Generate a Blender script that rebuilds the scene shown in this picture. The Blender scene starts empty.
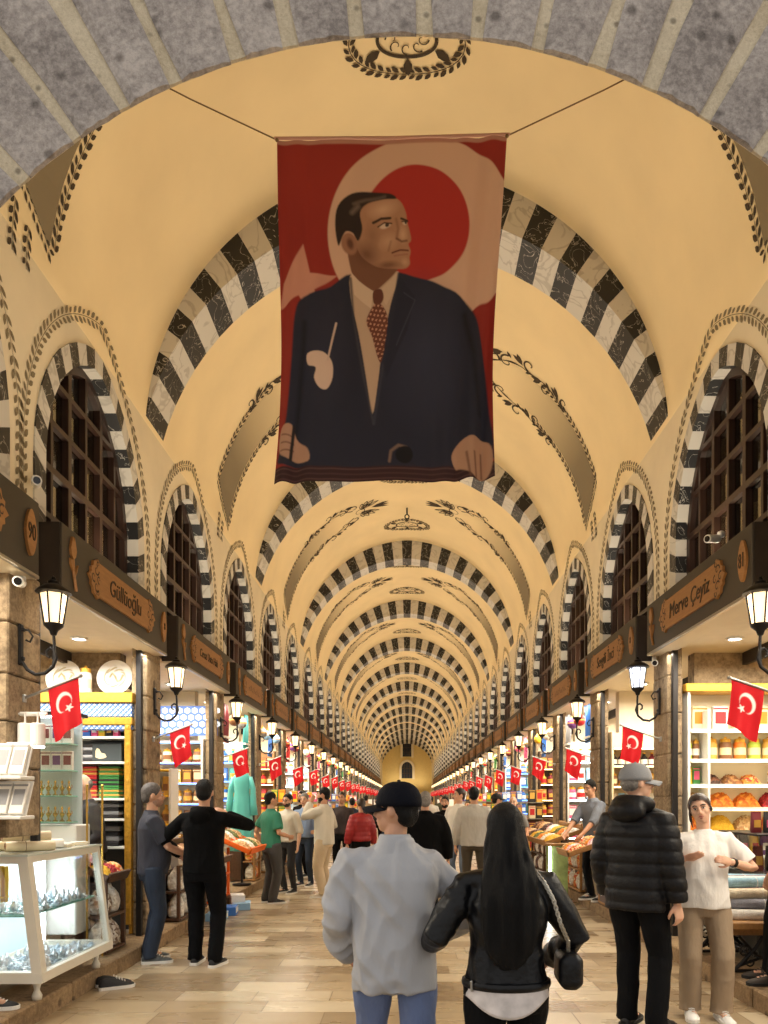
# a long vaulted market hall with striped ribs, shop fronts on both sides and people walking between them
UP_W, SHOP_W, FRONT_W, WORLD_S, EXPO = 42.0, 95.0, 22.0, 0.85, 0.0
import bpy, bmesh, math, random
import numpy as np
from mathutils import Vector, Matrix, Euler, geometry
from math import pi, sin, cos, sqrt, atan2, radians as R

random.seed(7)
RNG = np.random.RandomState(11)
SC = bpy.context.scene
COL = SC.collection

# ------------------------------------------------------------------ materials
def srgb(r, g, b):
    f = lambda c: (c / 255 / 12.92) if c / 255 <= 0.04045 else ((c / 255 + 0.055) / 1.055) ** 2.4
    return (f(r), f(g), f(b), 1)

class NT:
    def __init__(self, m):
        m.use_nodes = True
        self.t = m.node_tree
        self.b = self.t.nodes.get('Principled BSDF')
    def n(self, typ, **kw):
        nd = self.t.nodes.new(typ)
        for k, v in kw.items():
            if k in nd.inputs: nd.inputs[k].default_value = v
            else: setattr(nd, k, v)
        return nd
    def l(self, a, b): self.t.links.new(a, b)
    def ramp(self, stops, fac):
        r = self.n('ShaderNodeValToRGB')
        e = r.color_ramp.elements
        while len(e) < len(stops): e.new(0.5)
        for i, (p, c) in enumerate(stops):
            e[i].position = p; e[i].color = c
        self.l(fac, r.inputs[0]); return r
    def coords(self, scale=(1, 1, 1), kind='Object', rot=(0, 0, 0)):
        tc = self.n('ShaderNodeTexCoord'); mp = self.n('ShaderNodeMapping')
        mp.inputs['Scale'].default_value = scale; mp.inputs['Rotation'].default_value = rot
        self.l(tc.outputs[kind], mp.inputs[0]); return mp.outputs[0]

MATS = {}
def mat(name, col, rough=0.6, metal=0.0, noise=0.0, nscale=8.0, bump=0.0, bscale=40.0, emit=0.0, ecol=None,
        trans=0.0, sheen=0.0, coat=0.0, stretch=(1, 1, 1), alpha=1.0):
    if name in MATS: return MATS[name]
    m = bpy.data.materials.new(name); k = NT(m); b = k.b
    c = srgb(*col) if max(col) > 1.01 else (*col, 1)
    b.inputs['Base Color'].default_value = c
    b.inputs['Roughness'].default_value = rough
    b.inputs['Metallic'].default_value = metal
    b.inputs['Transmission Weight'].default_value = trans
    b.inputs['Coat Weight'].default_value = coat
    b.inputs['Alpha'].default_value = alpha
    if sheen: b.inputs['Sheen Weight'].default_value = sheen
    if noise or bump: co = k.coords(stretch)
    if noise:
        t = k.n('ShaderNodeTexNoise', Scale=nscale, Detail=4.0); k.l(co, t.inputs['Vector'])
        lo = tuple(x * (1 - noise) for x in c[:3]) + (1,)
        hi = tuple(min(1, x * (1 + noise)) for x in c[:3]) + (1,)
        r = k.ramp([(0.3, lo), (0.7, hi)], t.outputs['Fac'])
        k.l(r.outputs[0], b.inputs['Base Color'])
    if bump:
        t2 = k.n('ShaderNodeTexNoise', Scale=bscale, Detail=4.0); k.l(co, t2.inputs['Vector'])
        bp = k.n('ShaderNodeBump', Strength=min(1, bump), Distance=0.02); k.l(t2.outputs['Fac'], bp.inputs['Height'])
        k.l(bp.outputs[0], b.inputs['Normal'])
    if emit:
        b.inputs['Emission Color'].default_value = srgb(*(ecol or col))
        b.inputs['Emission Strength'].default_value = emit
    MATS[name] = m
    return m

def marble(name, base, vein, sharp, scale):
    m = bpy.data.materials.new(name); k = NT(m)
    co = k.coords((1, 1, 1), 'Object')
    w = k.n('ShaderNodeTexNoise', Scale=scale, Detail=3.0, Distortion=1.6); k.l(co, w.inputs['Vector'])
    s = k.n('ShaderNodeMath', operation='SUBTRACT'); k.l(w.outputs['Fac'], s.inputs[0]); s.inputs[1].default_value = 0.5
    a = k.n('ShaderNodeMath', operation='ABSOLUTE'); k.l(s.outputs[0], a.inputs[0])
    r = k.ramp([(0.0, vein), (sharp * 0.35, vein), (sharp, base), (1.0, base)], a.outputs[0])
    k.l(r.outputs[0], k.b.inputs['Base Color']); k.b.inputs['Roughness'].default_value = 0.45
    MATS[name] = m; return m

# ------------------------------------------------------------------ mesh builder
class MB:
    def __init__(self): self.v = []; self.f = []; self.m = []; self.cm = 0
    def add(self, vs, fs, m=None):
        o = len(self.v); self.v += [tuple(p) for p in vs]
        self.f += [tuple(i + o for i in q) for q in fs]
        self.m += [self.cm if m is None else m] * len(fs); return self
    def box(self, c, s, M=None, m=None, bev=0.0):
        x, y, z = (a / 2 for a in s)
        if bev:
            b = min(bev, x * .9, y * .9, z * .9)
            pts = []
            for sz in (-1, 1):
                for sx, sy in ((-1, -1), (1, -1), (1, 1), (-1, 1)):
                    pts += [((x - b) * sx, y * sy - 0, (z - b) * sz)] if False else []
            # chamfered box: 24 verts
            vs = []; idx = {}
            for sx in (-1, 1):
                for sy in (-1, 1):
                    for sz in (-1, 1):
                        for ax in range(3):
                            p = [(x - b) * sx, (y - b) * sy, (z - b) * sz]
                            p[ax] = (x, y, z)[ax] * (sx, sy, sz)[ax]
                            idx[(sx, sy, sz, ax)] = len(vs); vs.append(p)
            fs = []
            def q(*ks): fs.append(tuple(idx[k] for k in ks))
            for s0 in (-1, 1):
                q((s0, -1, -1, 0), (s0, 1, -1, 0), (s0, 1, 1, 0), (s0, -1, 1, 0))
                q((-1, s0, -1, 1), (1, s0, -1, 1), (1, s0, 1, 1), (-1, s0, 1, 1))
                q((-1, -1, s0, 2), (1, -1, s0, 2), (1, 1, s0, 2), (-1, 1, s0, 2))
            for a in (-1, 1):
                for c2 in (-1, 1):
                    q((a, c2, -1, 0), (a, c2, 1, 0), (a, c2, 1, 1), (a, c2, -1, 1))
                    q((a, -1, c2, 0), (a, 1, c2, 0), (a, 1, c2, 2), (a, -1, c2, 2))
                    q((-1, a, c2, 1), (1, a, c2, 1), (1, a, c2, 2), (-1, a, c2, 2))
                    for d in (-1, 1): q((a, c2, d, 0), (a, c2, d, 1), (a, c2, d, 2))
        else:
            vs = [(-x, -y, -z), (x, -y, -z), (x, y, -z), (-x, y, -z), (-x, -y, z), (x, -y, z), (x, y, z), (-x, y, z)]
            fs = [(3, 2, 1, 0), (4, 5, 6, 7), (0, 1, 5, 4), (1, 2, 6, 5), (2, 3, 7, 6), (3, 0, 4, 7)]
        if M is not None: vs = [M @ Vector(p) for p in vs]
        vs = [(p[0] + c[0], p[1] + c[1], p[2] + c[2]) for p in vs]
        return self.add(vs, fs, m)
    def loft(self, rings, caps=True, closed=True, m=None):
        n = len(rings[0]); vs = [p for r in rings for p in r]; fs = []
        for i in range(len(rings) - 1):
            for j in range(n if closed else n - 1):
                a = i * n + j; b = i * n + (j + 1) % n
                fs.append((a, b, b + n, a + n))
        if caps and closed:
            fs.append(tuple(range(n - 1, -1, -1))); fs.append(tuple((len(rings) - 1) * n + j for j in range(n)))
        return self.add(vs, fs, m)
    def tube(self, pts, rad, n=10, m=None, caps=True, flat=None):
        pts = [Vector(p) for p in pts]
        if not hasattr(rad, '__len__'): rad = [rad] * len(pts)
        rings = []; prev = None
        for i, p in enumerate(pts):
            d = (pts[min(i + 1, len(pts) - 1)] - pts[max(i - 1, 0)])
            if d.length < 1e-9: d = Vector((0, 0, 1))
            d.normalize()
            if prev is None:
                u = d.cross(Vector((0, 0, 1)) if abs(d.z) < .95 else Vector((0, 1, 0))).normalized()
            else:
                u = (prev - d * prev.dot(d)).normalized()
            prev = u; w = d.cross(u)
            ru = rad[i]; rw = rad[i] * (flat or 1)
            rings.append([p + u * (ru * cos(2 * pi * k / n)) + w * (rw * sin(2 * pi * k / n)) for k in range(n)])
        return self.loft(rings, caps, True, m)
    def ball(self, c, r, n=12, k=8, M=None, m=None):
        if not hasattr(r, '__len__'): r = (r, r, r)
        vs = [(0, 0, -r[2])]; fs = []
        for i in range(1, k):
            t = -pi / 2 + pi * i / k
            for j in range(n):
                a = 2 * pi * j / n
                vs.append((r[0] * cos(t) * cos(a), r[1] * cos(t) * sin(a), r[2] * sin(t)))
        vs.append((0, 0, r[2]))
        for j in range(n):
            fs.append((0, 1 + (j + 1) % n, 1 + j))
            for i in range(k - 2):
                a = 1 + i * n + j; b = 1 + i * n + (j + 1) % n
                fs.append((a, b, b + n, a + n))
            fs.append((1 + (k - 2) * n + j, 1 + (k - 2) * n + (j + 1) % n, len(vs) - 1))
        if M is not None: vs = [M @ Vector(p) for p in vs]
        return self.add([(p[0] + c[0], p[1] + c[1], p[2] + c[2]) for p in vs], fs, m)
    def lathe(self, prof, n=20, c=(0, 0, 0), m=None, caps=True):
        rings = [[(c[0] + r * cos(2 * pi * k / n), c[1] + r * sin(2 * pi * k / n), c[2] + z) for k in range(n)] for r, z in prof]
        return self.loft(rings, caps, True, m)
    def prism(self, poly, d0, d1, fn, m=None):
        """poly: 2D outline; fn(u,v,d)->3D point; solid between depths d0 and d1"""
        n = len(poly)
        tris = geometry.tessellate_polygon([[Vector((p[0], p[1], 0)) for p in poly]])
        vs = [fn(p[0], p[1], d0) for p in poly] + [fn(p[0], p[1], d1) for p in poly]
        fs = [tuple(t) for t in tris] + [tuple(n + i for i in reversed(t)) for t in tris]
        fs += [(i, (i + 1) % n, n + (i + 1) % n, n + i) for i in range(n)]
        return self.add(vs, fs, m)
    def build(self, name, mats, parent=None, smooth=False, loc=None, fixn=True):
        me = bpy.data.meshes.new(name)
        me.from_pydata(self.v, [], self.f)
        for mm in (mats if isinstance(mats, (list, tuple)) else [mats]): me.materials.append(mm)
        if len(me.materials) > 1: me.polygons.foreach_set('material_index', self.m)
        if fixn:
            bm = bmesh.new(); bm.from_mesh(me); bmesh.ops.recalc_face_normals(bm, faces=bm.faces); bm.to_mesh(me); bm.free()
        if smooth: me.polygons.foreach_set('use_smooth', [True] * len(me.polygons))
        return link(name, me, parent, loc)

def link(name, me, parent=None, loc=None):
    o = bpy.data.objects.new(name, me); COL.objects.link(o)
    if parent is not None: o.parent = parent
    if loc is not None: o.location = loc
    return o
def smooth_angle(o, deg=40):
    me = o.data
    me.polygons.foreach_set('use_smooth', [True] * len(me.polygons))
    try: me.set_sharp_from_angle(angle=R(deg))
    except Exception: pass
    return o
def tag(o, label, cat, group=None, kind=None):
    if kind: o['kind'] = kind
    o['label'] = label; o['category'] = cat
    if group: o['group'] = group
    return o
def thing(name, label, cat, loc=(0, 0, 0), rz=0.0, group=None):
    o = bpy.data.objects.new(name, None); COL.objects.link(o)
    o.location = loc; o.rotation_euler = (0, 0, rz); o.empty_display_size = .1
    return tag(o, label, cat, group)
def struct(o, label=None):
    o['kind'] = 'structure'
    if label: o['label'] = label
    return o
def dup(root, loc, rz=None, label=None, group=None, scale=None):
    r = root.copy(); COL.objects.link(r); r.location = loc
    if rz is not None: r.rotation_euler = (0, 0, rz)
    if scale is not None: r.scale = (scale,) * 3 if not hasattr(scale, '__len__') else scale
    if label: r['label'] = label
    if group: r['group'] = group
    for ch in root.children:
        c = ch.copy(); COL.objects.link(c); c.parent = r
        for g in ch.children:
            d = g.copy(); COL.objects.link(d); d.parent = c
    return r
def remesh(mb, voxel, iters=3, factor=0.5):
    me = bpy.data.meshes.new('tmp'); me.from_pydata(mb.v, [], mb.f)
    bm = bmesh.new(); bm.from_mesh(me); bmesh.ops.recalc_face_normals(bm, faces=bm.faces); bm.to_mesh(me); bm.free()
    o = bpy.data.objects.new('tmp', me); COL.objects.link(o)
    r = o.modifiers.new('r', 'REMESH'); r.mode = 'VOXEL'; r.voxel_size = voxel
    if iters:
        s = o.modifiers.new('s', 'SMOOTH'); s.iterations = iters; s.factor = factor
    dg = bpy.context.evaluated_depsgraph_get(); dg.update()
    out = bpy.data.meshes.new_from_object(o.evaluated_get(dg))
    bpy.data.objects.remove(o); bpy.data.meshes.remove(me)
    out.polygons.foreach_set('use_smooth', [True] * len(out.polygons))
    return out
def vnoise(p, seed=0):
    """value noise, p (n,3) -> (n,) in -1..1"""
    i = np.floor(p).astype(np.int64); f = p - i; f = f * f * (3 - 2 * f)
    def h(a):
        x = a[:, 0] * 374761393 + a[:, 1] * 668265263 + a[:, 2] * 2147483647 + seed * 1013904223
        x = (x ^ (x >> 13)) * 1274126177; x = x ^ (x >> 16)
        return (x & 0xffff) / 32767.5 - 1
    out = 0
    for dx in (0, 1):
        for dy in (0, 1):
            for dz in (0, 1):
                w = (f[:, 0] if dx else 1 - f[:, 0]) * (f[:, 1] if dy else 1 - f[:, 1]) * (f[:, 2] if dz else 1 - f[:, 2])
                out = out + w * h(i + np.array([dx, dy, dz]))
    return out
def displace(me, fn):
    n = len(me.vertices); co = np.empty(n * 3); me.vertices.foreach_get('co', co); co = co.reshape(-1, 3)
    no = np.empty(n * 3); me.vertices.foreach_get('normal', no); no = no.reshape(-1, 3)
    co = co + no * fn(co)[:, None]
    me.vertices.foreach_set('co', co.ravel()); me.update()
_FONTC = {}
def text_mesh(s, size, depth=0.004, shear=0.0):
    key = (s, size, depth, shear)
    if key in _FONTC: return _FONTC[key]
    cu = bpy.data.curves.new('t', 'FONT'); cu.body = s; cu.size = size; cu.extrude = depth / 2; cu.shear = shear
    cu.align_x = 'CENTER'; cu.align_y = 'CENTER'; cu.resolution_u = 3
    o = bpy.data.objects.new('t', cu); COL.objects.link(o)
    dg = bpy.context.evaluated_depsgraph_get(); dg.update()
    me = bpy.data.meshes.new_from_object(o.evaluated_get(dg))
    bpy.data.objects.remove(o)
    _FONTC[key] = me; return me
def ring(c, rx, ry, z=None, n=28, e=2.4, M=None):
    out = []
    for k in range(n):
        a = 2 * pi * k / n; ca, sa = cos(a), sin(a)
        x = rx * (abs(ca) ** (2 / e)) * (1 if ca >= 0 else -1); y = ry * (abs(sa) ** (2 / e)) * (1 if sa >= 0 else -1)
        p = Vector((c[0] + x, c[1] + y, c[2])); out.append(M @ p if M is not None else p)
    return out
ORD = ['first', 'second', 'third', 'fourth', 'fifth', 'sixth', 'seventh', 'eighth', 'ninth', 'tenth']

def thin_glass(name, tint, gloss=.05, fres=.35):
    m = bpy.data.materials.new(name); k = NT(m)
    t = k.n('ShaderNodeBsdfTransparent'); t.inputs[0].default_value = (*tint, 1)
    g = k.n('ShaderNodeBsdfGlossy'); g.inputs['Roughness'].default_value = .04
    lw = k.n('ShaderNodeLayerWeight'); lw.inputs[0].default_value = fres
    mr = k.n('ShaderNodeMapRange'); mr.inputs[3].default_value = gloss; mr.inputs[4].default_value = .6
    k.l(lw.outputs['Facing'], mr.inputs[0])
    mx = k.n('ShaderNodeMixShader'); k.l(mr.outputs[0], mx.inputs[0]); k.l(t.outputs[0], mx.inputs[1]); k.l(g.outputs[0], mx.inputs[2])
    k.l(mx.outputs[0], k.t.nodes['Material Output'].inputs[0]); k.t.nodes.remove(k.b)
    MATS[name] = m; return m
def make_shoe(root, f, tz, m_up, m_sole):
    b = MB(); Rz = Matrix.Rotation(tz, 3, 'Z')
    def q(x, y, z): return f + Rz @ Vector((x, y, z))
    rows = []; srows = []
    for y, hw, ht in ((-.105, .022, .055), (-.09, .036, .085), (-.05, .041, .098), (0.0, .042, .092), (.05, .046, .075), (.10, .050, .060), (.145, .045, .050), (.172, .028, .040), (.182, .010, .03)):
        rows.append([q(hw * cos(a) * (1 if sin(a) < 0 else .92), y, .022 + max(0, ht - .022) * (sin(a) if sin(a) > 0 else .02 * sin(a))) for a in [2 * pi * i / 16 for i in range(16)]])
        srows.append([q(sx * (hw + .004), y * 1.03, zz) for sx, zz in ((1, 0.0), (1, .026), (-1, .026), (-1, 0.0))])
    b.loft(rows); sh_o = b.build('shoe' if root.name.startswith('person') else 'upper', m_up, root, True)
    b = MB(); b.loft(srows); b.build('sole', m_sole, sh_o)
    b = MB()
    for i in range(4): b.tube([q(-.022, .035 + .022 * i, .088 - .010 * i), q(0, .04 + .022 * i, .094 - .010 * i), q(.022, .035 + .022 * i, .088 - .010 * i)], .0035, 6)
    b.build('laces', m_sole, sh_o)
# ------------------------------------------------------------------ layout constants (metres)
EYE = 1.6
XW = 2.85            # wall plane
XF = 2.66            # shop fascia front plane and kerb edge
PITCH = 2.91         # one shop / one upper window
BAY = 2 * PITCH
RIB0 = 8.05; RIBD = 0.57
NB = 14              # bays beyond the first rib
YEND = RIB0 + BAY * (NB - 1) + 1.6
YFRONT = 2.85
VE, VC, VR = 0.12, 5.54, 2.97      # pointed vault: centre offset, springing height, radius
KERB = 0.15
def vault_pt(t, off=0.0):
    """t in -1..1 across the vault from left springing to right springing"""
    s = 1 if t >= 0 else -1
    amax = math.acos(VE / VR)
    a = amax * (1 - abs(t))
    a = min(a, pi / 2)
    r = VR - off
    x = -VE + r * cos(amax * (1 - abs(t))); z = VC + r * sin(amax * (1 - abs(t)))
    return s * max(x, 0), z
def wall_x(z):
    return XW if z <= VC else -VE + sqrt(max(0, VR ** 2 - (z - VC) ** 2))

# ------------------------------------------------------------------ materials of the hall
M_plaster = mat('vault_plaster', (238, 216, 170), .85, noise=.05, nscale=1.2, bump=.08, bscale=9)
M_wall = mat('wall_plaster', (228, 214, 184), .85, noise=.07, nscale=1.5, bump=.1, bscale=14)
M_black = marble('black_marble', (0.012, 0.012, 0.013, 1), (0.40, 0.38, 0.34, 1), 0.010, 4.5)
M_white = marble('white_marble', (0.60, 0.57, 0.51, 1), (0.46, 0.43, 0.38, 1), 0.035, 2.2)
M_ink = mat('painted_ink', (64, 52, 36), .9)
M_inksoft = mat('painted_ink_soft', (126, 112, 84), .9)
M_band = mat('painted_grey_band', (150, 132, 102), .9, noise=.08, nscale=2)
M_wood = mat('dark_window_wood', (48, 29, 20), .45, noise=.25, nscale=6, stretch=(8, 8, 1))
M_glass = thin_glass('dark_window_glass', (.62, .60, .55), .06, .3)
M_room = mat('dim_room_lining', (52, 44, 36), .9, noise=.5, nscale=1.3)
M_curtain = mat('beige_curtain', (150, 134, 104), .95, noise=.25, nscale=5, stretch=(6, 6, 1))

def stone_mat(name, c1, c2, scale=18, bump=.6):
    m = bpy.data.materials.new(name); k = NT(m); co = k.coords()
    t = k.n('ShaderNodeTexNoise', Scale=scale * .12, Detail=6.0, Roughness=.7); k.l(co, t.inputs['Vector'])
    t2 = k.n('ShaderNodeTexNoise', Scale=scale * 2.2, Detail=5.0, Roughness=.75); k.l(co, t2.inputs['Vector'])
    mx = k.n('ShaderNodeMix', data_type='FLOAT'); mx.inputs[0].default_value = .5
    k.l(t.outputs['Fac'], mx.inputs[2]); k.l(t2.outputs['Fac'], mx.inputs[3])
    r = k.ramp([(0.40, srgb(*c1)), (0.60, srgb(*c2))], mx.outputs[0])
    vo = k.n('ShaderNodeTexVoronoi', Scale=scale * .45); k.l(co, vo.inputs['Vector'])
    rv = k.ramp([(0.10, (0.22, .20, .19, 1)), (0.22, (1, 1, 1, 1))], vo.outputs['Distance'])
    mm = k.n('ShaderNodeMix', data_type='RGBA', blend_type='MULTIPLY'); mm.inputs[0].default_value = .7
    k.l(r.outputs[0], mm.inputs[6]); k.l(rv.outputs[0], mm.inputs[7])
    k.l(mm.outputs[2], k.b.inputs['Base Color']); k.b.inputs['Roughness'].default_value = .9
    bp = k.n('ShaderNodeBump', Strength=bump, Distance=.02); k.l(t2.outputs['Fac'], bp.inputs['Height'])
    k.l(bp.outputs[0], k.b.inputs['Normal'])
    MATS[name] = m; return m
M_stone = stone_mat('grey_pitted_stone', (128, 119, 113), (192, 181, 171))
M_mortar = stone_mat('pale_lime_mortar', (200, 182, 150), (232, 216, 186), 30, .8)
M_pier = stone_mat('brown_limestone', (112, 94, 72), (178, 156, 124), 9, .5)
M_kerb = stone_mat('kerb_stone', (112, 90, 64), (160, 134, 100), 12, .4)

def floor_material():
    m = bpy.data.materials.new('polished_stone_paving'); k = NT(m)
    co = k.coords((1, 1, 1), 'Object')
    br = k.n('ShaderNodeTexBrick', Scale=1.0); k.l(co, br.inputs['Vector'])
    br.inputs['Brick Width'].default_value = .62; br.inputs['Row Height'].default_value = .31
    br.inputs['Mortar Size'].default_value = .006; br.inputs['Mortar Smooth'].default_value = .4
    br.inputs['Color1'].default_value = (0, 0, 0, 1); br.inputs['Color2'].default_value = (1, 1, 1, 1)
    br.inputs['Mortar'].default_value = (.42, .42, .42, 1); br.inputs['Bias'].default_value = 0; br.offset = .37; br.squash = 1.3; br.squash_frequency = 3
    t = k.n('ShaderNodeTexNoise', Scale=1.6, Detail=4.0, Roughness=.5); k.l(k.coords((.8, 3.2, 1)), t.inputs['Vector'])
    mx = k.n('ShaderNodeMix', data_type='RGBA'); mx.inputs[0].default_value = .34
    k.l(br.outputs['Color'], mx.inputs[6]); k.l(t.outputs['Color'], mx.inputs[7])
    r = k.ramp([(.22, srgb(134, 114, 88)), (.5, srgb(164, 144, 114)), (.8, srgb(192, 176, 148))], mx.outputs[2])
    dk = k.n('ShaderNodeMix', data_type='RGBA', blend_type='MULTIPLY'); k.l(br.outputs['Fac'], dk.inputs[0])
    k.l(r.outputs[0], dk.inputs[6]); dk.inputs[7].default_value = (.55, .5, .44, 1)
    k.l(dk.outputs[2], k.b.inputs['Base Color'])
    rr = k.n('ShaderNodeMapRange'); rr.inputs[3].default_value = .16; rr.inputs[4].default_value = .42
    k.l(t.outputs['Fac'], rr.inputs[0]); k.l(rr.outputs[0], k.b.inputs['Roughness'])
    bp = k.n('ShaderNodeBump', Strength=.12, Distance=.01); k.l(mx.outputs[2], bp.inputs['Height']); k.l(bp.outputs[0], k.b.inputs['Normal'])
    return m
M_floor = floor_material()

# ------------------------------------------------------------------ floor, kerbs, vault, walls
b = MB(); b.add([(-6, -6, 0), (6, -6, 0), (6, YEND + 1, 0), (-6, YEND + 1, 0)], [(0, 1, 2, 3)])
struct(b.build('floor', M_floor))
for s, nm in ((-1, 'left'), (1, 'right')):
    b = MB(); y = YFRONT - 1.5; k = 0
    while y < YEND:
        L = random.uniform(.9, 1.5)
        x0 = XF + random.uniform(-.008, .008)
        b.box((s * (x0 + .2), y + L / 2, KERB / 2 - .01), (.4, L - .008, KERB + .02), bev=.012)
        y += L
    struct(b.build('baseboard_' + nm, M_kerb))
    b = MB(); b.box((s * 4.05, (YFRONT + YEND) / 2, KERB / 2 - .02), (2.1, YEND - YFRONT + 2.4, KERB + .02))
    struct(b.build('floor_shop_' + nm, mat('shop_floor', (120, 104, 82), .7, noise=.2)))

# vault
NT_ = 72; ZTOP = 5.74; TV = 1 - math.asin((ZTOP - VC) / VR) / math.acos(VE / VR)
b = MB(); ys = list(np.arange(YFRONT, YEND + .01, (YEND - YFRONT) / 90))
rings = []
for y in ys: rings.append([(-XW, y, ZTOP - .02)] + [(vault_pt(TV * (-1 + 2 * i / NT_))[0], y, vault_pt(TV * (-1 + 2 * i / NT_))[1]) for i in range(NT_ + 1)] + [(XW, y, ZTOP - .02)])
b.loft(rings, False, False)
struct(b.build('ceiling', M_plaster, smooth=True))

# pointed-arch outline of an opening: half width w, jamb foot z0, springing zs, rise
def arch_outline(w, z0, zs, rise, n=14):
    Rr = (rise ** 2 + w ** 2) / (2 * w); cx = w - Rr
    pts = [(-w, z0)]
    a1 = atan2(rise, -cx)
    for i in range(n + 1):
        a = a1 * i / n
        pts.append((-(cx + Rr * cos(a)), zs + Rr * sin(a)))
    for i in range(n - 1, -1, -1):
        a = a1 * i / n
        pts.append(((cx + Rr * cos(a)), zs + Rr * sin(a)))
    pts.append((w, z0)); return pts
def arch_top(u, w, zs, rise):
    Rr = (rise ** 2 + w ** 2) / (2 * w); cx = w - Rr
    return zs + sqrt(max(0, Rr ** 2 - (abs(u) - cx) ** 2))
def arch_half(z, w, zs, rise):
    if z <= zs: return w
    Rr = (rise ** 2 + w ** 2) / (2 * w); cx = w - Rr
    return max(0, cx + sqrt(max(0, Rr ** 2 - (z - zs) ** 2)))
def resample(pts, n):
    P = [Vector(p) for p in pts]; d = [0]
    for i in range(1, len(P)): d.append(d[-1] + (P[i] - P[i - 1]).length)
    out = []
    for k in range(n + 1):
        t = d[-1] * k / n; i = max(j for j in range(len(d)) if d[j] <= t + 1e-9); i = min(i, len(P) - 2)
        f = (t - d[i]) / max(1e-9, d[i + 1] - d[i]); out.append(P[i].lerp(P[i + 1], f))
    return out

WIN_Y = [4.11] + [6.82 + PITCH * j for j in range(0, 2 * NB - 3)]
OW, OZ0, OZS, ORISE = 1.0, 3.30, 4.25, 1.30
BW, BRISE = 1.18, 1.47
REC = 0.14
ZW0 = 3.2
for s, nm in ((-1, 'left'), (1, 'right')):
    b = MB()
    bounds = [YFRONT] + [(WIN_Y[i] + WIN_Y[i + 1]) / 2 for i in range(len(WIN_Y) - 1)] + [YEND]
    for i, yc in enumerate(WIN_Y):
        y0, y1 = bounds[i] - yc, bounds[i + 1] - yc
        hole = arch_outline(BW - .06, ZW0, OZS, BRISE - .06)
        hole = [(max(p[0], y0 + .01), p[1]) for p in hole]
        poly = [(y0, ZW0), (y0, ZTOP), (y1, ZTOP), (y1, ZW0)] + hole[::-1]
        tr = geometry.tessellate_polygon([[Vector((p[0], p[1], 0)) for p in poly]])
        b.add([(s * XW, yc + p[0], p[1]) for p in poly], [tuple(t) for t in tr])
    struct(b.build('wall_' + nm, M_wall))
    # lining of the rooms behind the upper windows
    b = MB(); b.box((s * 3.75, (YFRONT + YEND) / 2, 4.5), (.05, YEND - YFRONT, 2.8))
    b.box((s * 3.4, (YFRONT + YEND) / 2, 5.85), (.9, YEND - YFRONT, .05))
    b.box((s * 3.42, YFRONT + .1, 4.5), (.8, .05, 2.8))
    struct(b.build('wall_behind_windows_' + nm, M_room))

# one upper window, built around its own centre: local x = viewer's right along the wall, -y towards the aisle
def build_window():
    root = bpy.data.objects.new('window_1', None); COL.objects.link(root); root['kind'] = 'structure'
    inner = resample(arch_outline(OW, OZ0, OZS, ORISE, 24), 31)
    outer = resample(arch_outline(BW, OZ0, OZS, BRISE, 24), 31)
    b = MB()
    for i in range(31):
        m = 0 if i % 2 == 1 else 1
        a0, a1, c0, c1 = inner[i], inner[i + 1], outer[i], outer[i + 1]
        if i == 15: pass
        f = -.012
        v = [(a0[0], f, a0[1]), (a1[0], f, a1[1]), (c1[0], f, c1[1]), (c0[0], f, c0[1]),
             (a0[0], REC, a0[1]), (a1[0], REC, a1[1]), (c1[0], REC, c1[1]), (c0[0], REC, c0[1])]
        b.add(v, [(0, 1, 2, 3), (4, 7, 6, 5), (0, 4, 5, 1), (1, 5, 6, 2), (2, 6, 7, 3), (3, 7, 4, 0)], m)
    b.build('striped_surround', [M_white, M_black], root)
    # wooden frame following the arch
    b = MB(); fo = resample(arch_outline(OW, OZ0, OZS, ORISE, 24), 60); fi = resample(arch_outline(OW - .075, OZ0, OZS, ORISE - .075, 24), 60)
    rings = [[(o[0], REC - .035, o[1]), (i_[0], REC - .035, i_[1]), (i_[0], REC + .05, i_[1]), (o[0], REC + .05, o[1])] for o, i_ in zip(fo, fi)]
    b.loft(rings); b.build('window_frame', M_wood, root)
    xs = [-.66, -.33, 0, .33, .66]
    for u in xs:
        zt = arch_top(u, OW - .03, OZS, ORISE - .03); w = .06 if u in (-.33, .33) else .042
        b = MB(); b.box((u, REC, (OZ0 + zt) / 2), (w, .07, zt - OZ0)); b.build('glazing_bar', M_wood, root)
    for z, w in ((3.55, .06), (3.95, .045), (4.35, .06), (4.75, .045), (5.12, .045)):
        h = arch_half(z, OW - .03, OZS, ORISE - .03)
        b = MB(); b.box((0, REC - .012, z), (2 * h, .05, w)); b.build('glazing_bar', M_wood, root)
    b = MB(); b.prism(arch_outline(OW - .05, OZ0, OZS, ORISE - .05, 12), REC + .02, REC + .026, lambda u, v, d: (u, d, v))
    b.build('pane', M_glass, root)
    b = MB()
    for u, w, z0, z1 in ((-.82, .26, 3.3, 4.6), (-.5, .26, 3.3, 5.2), (.17, .26, 3.3, 4.3), (.5, .28, 3.3, 5.0)):
        n = 8; rings = []
        for q in range(n + 1):
            x = u - w / 2 + w * q / n; y = REC + .17 + .02 * sin(q * 2.2)
            rings.append([(x, y, z0), (x, y, z1), (x, y + .01, z1), (x, y + .01, z0)])
        b.loft(rings)
    b.build('curtain', M_curtain, root)
    return root
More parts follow.
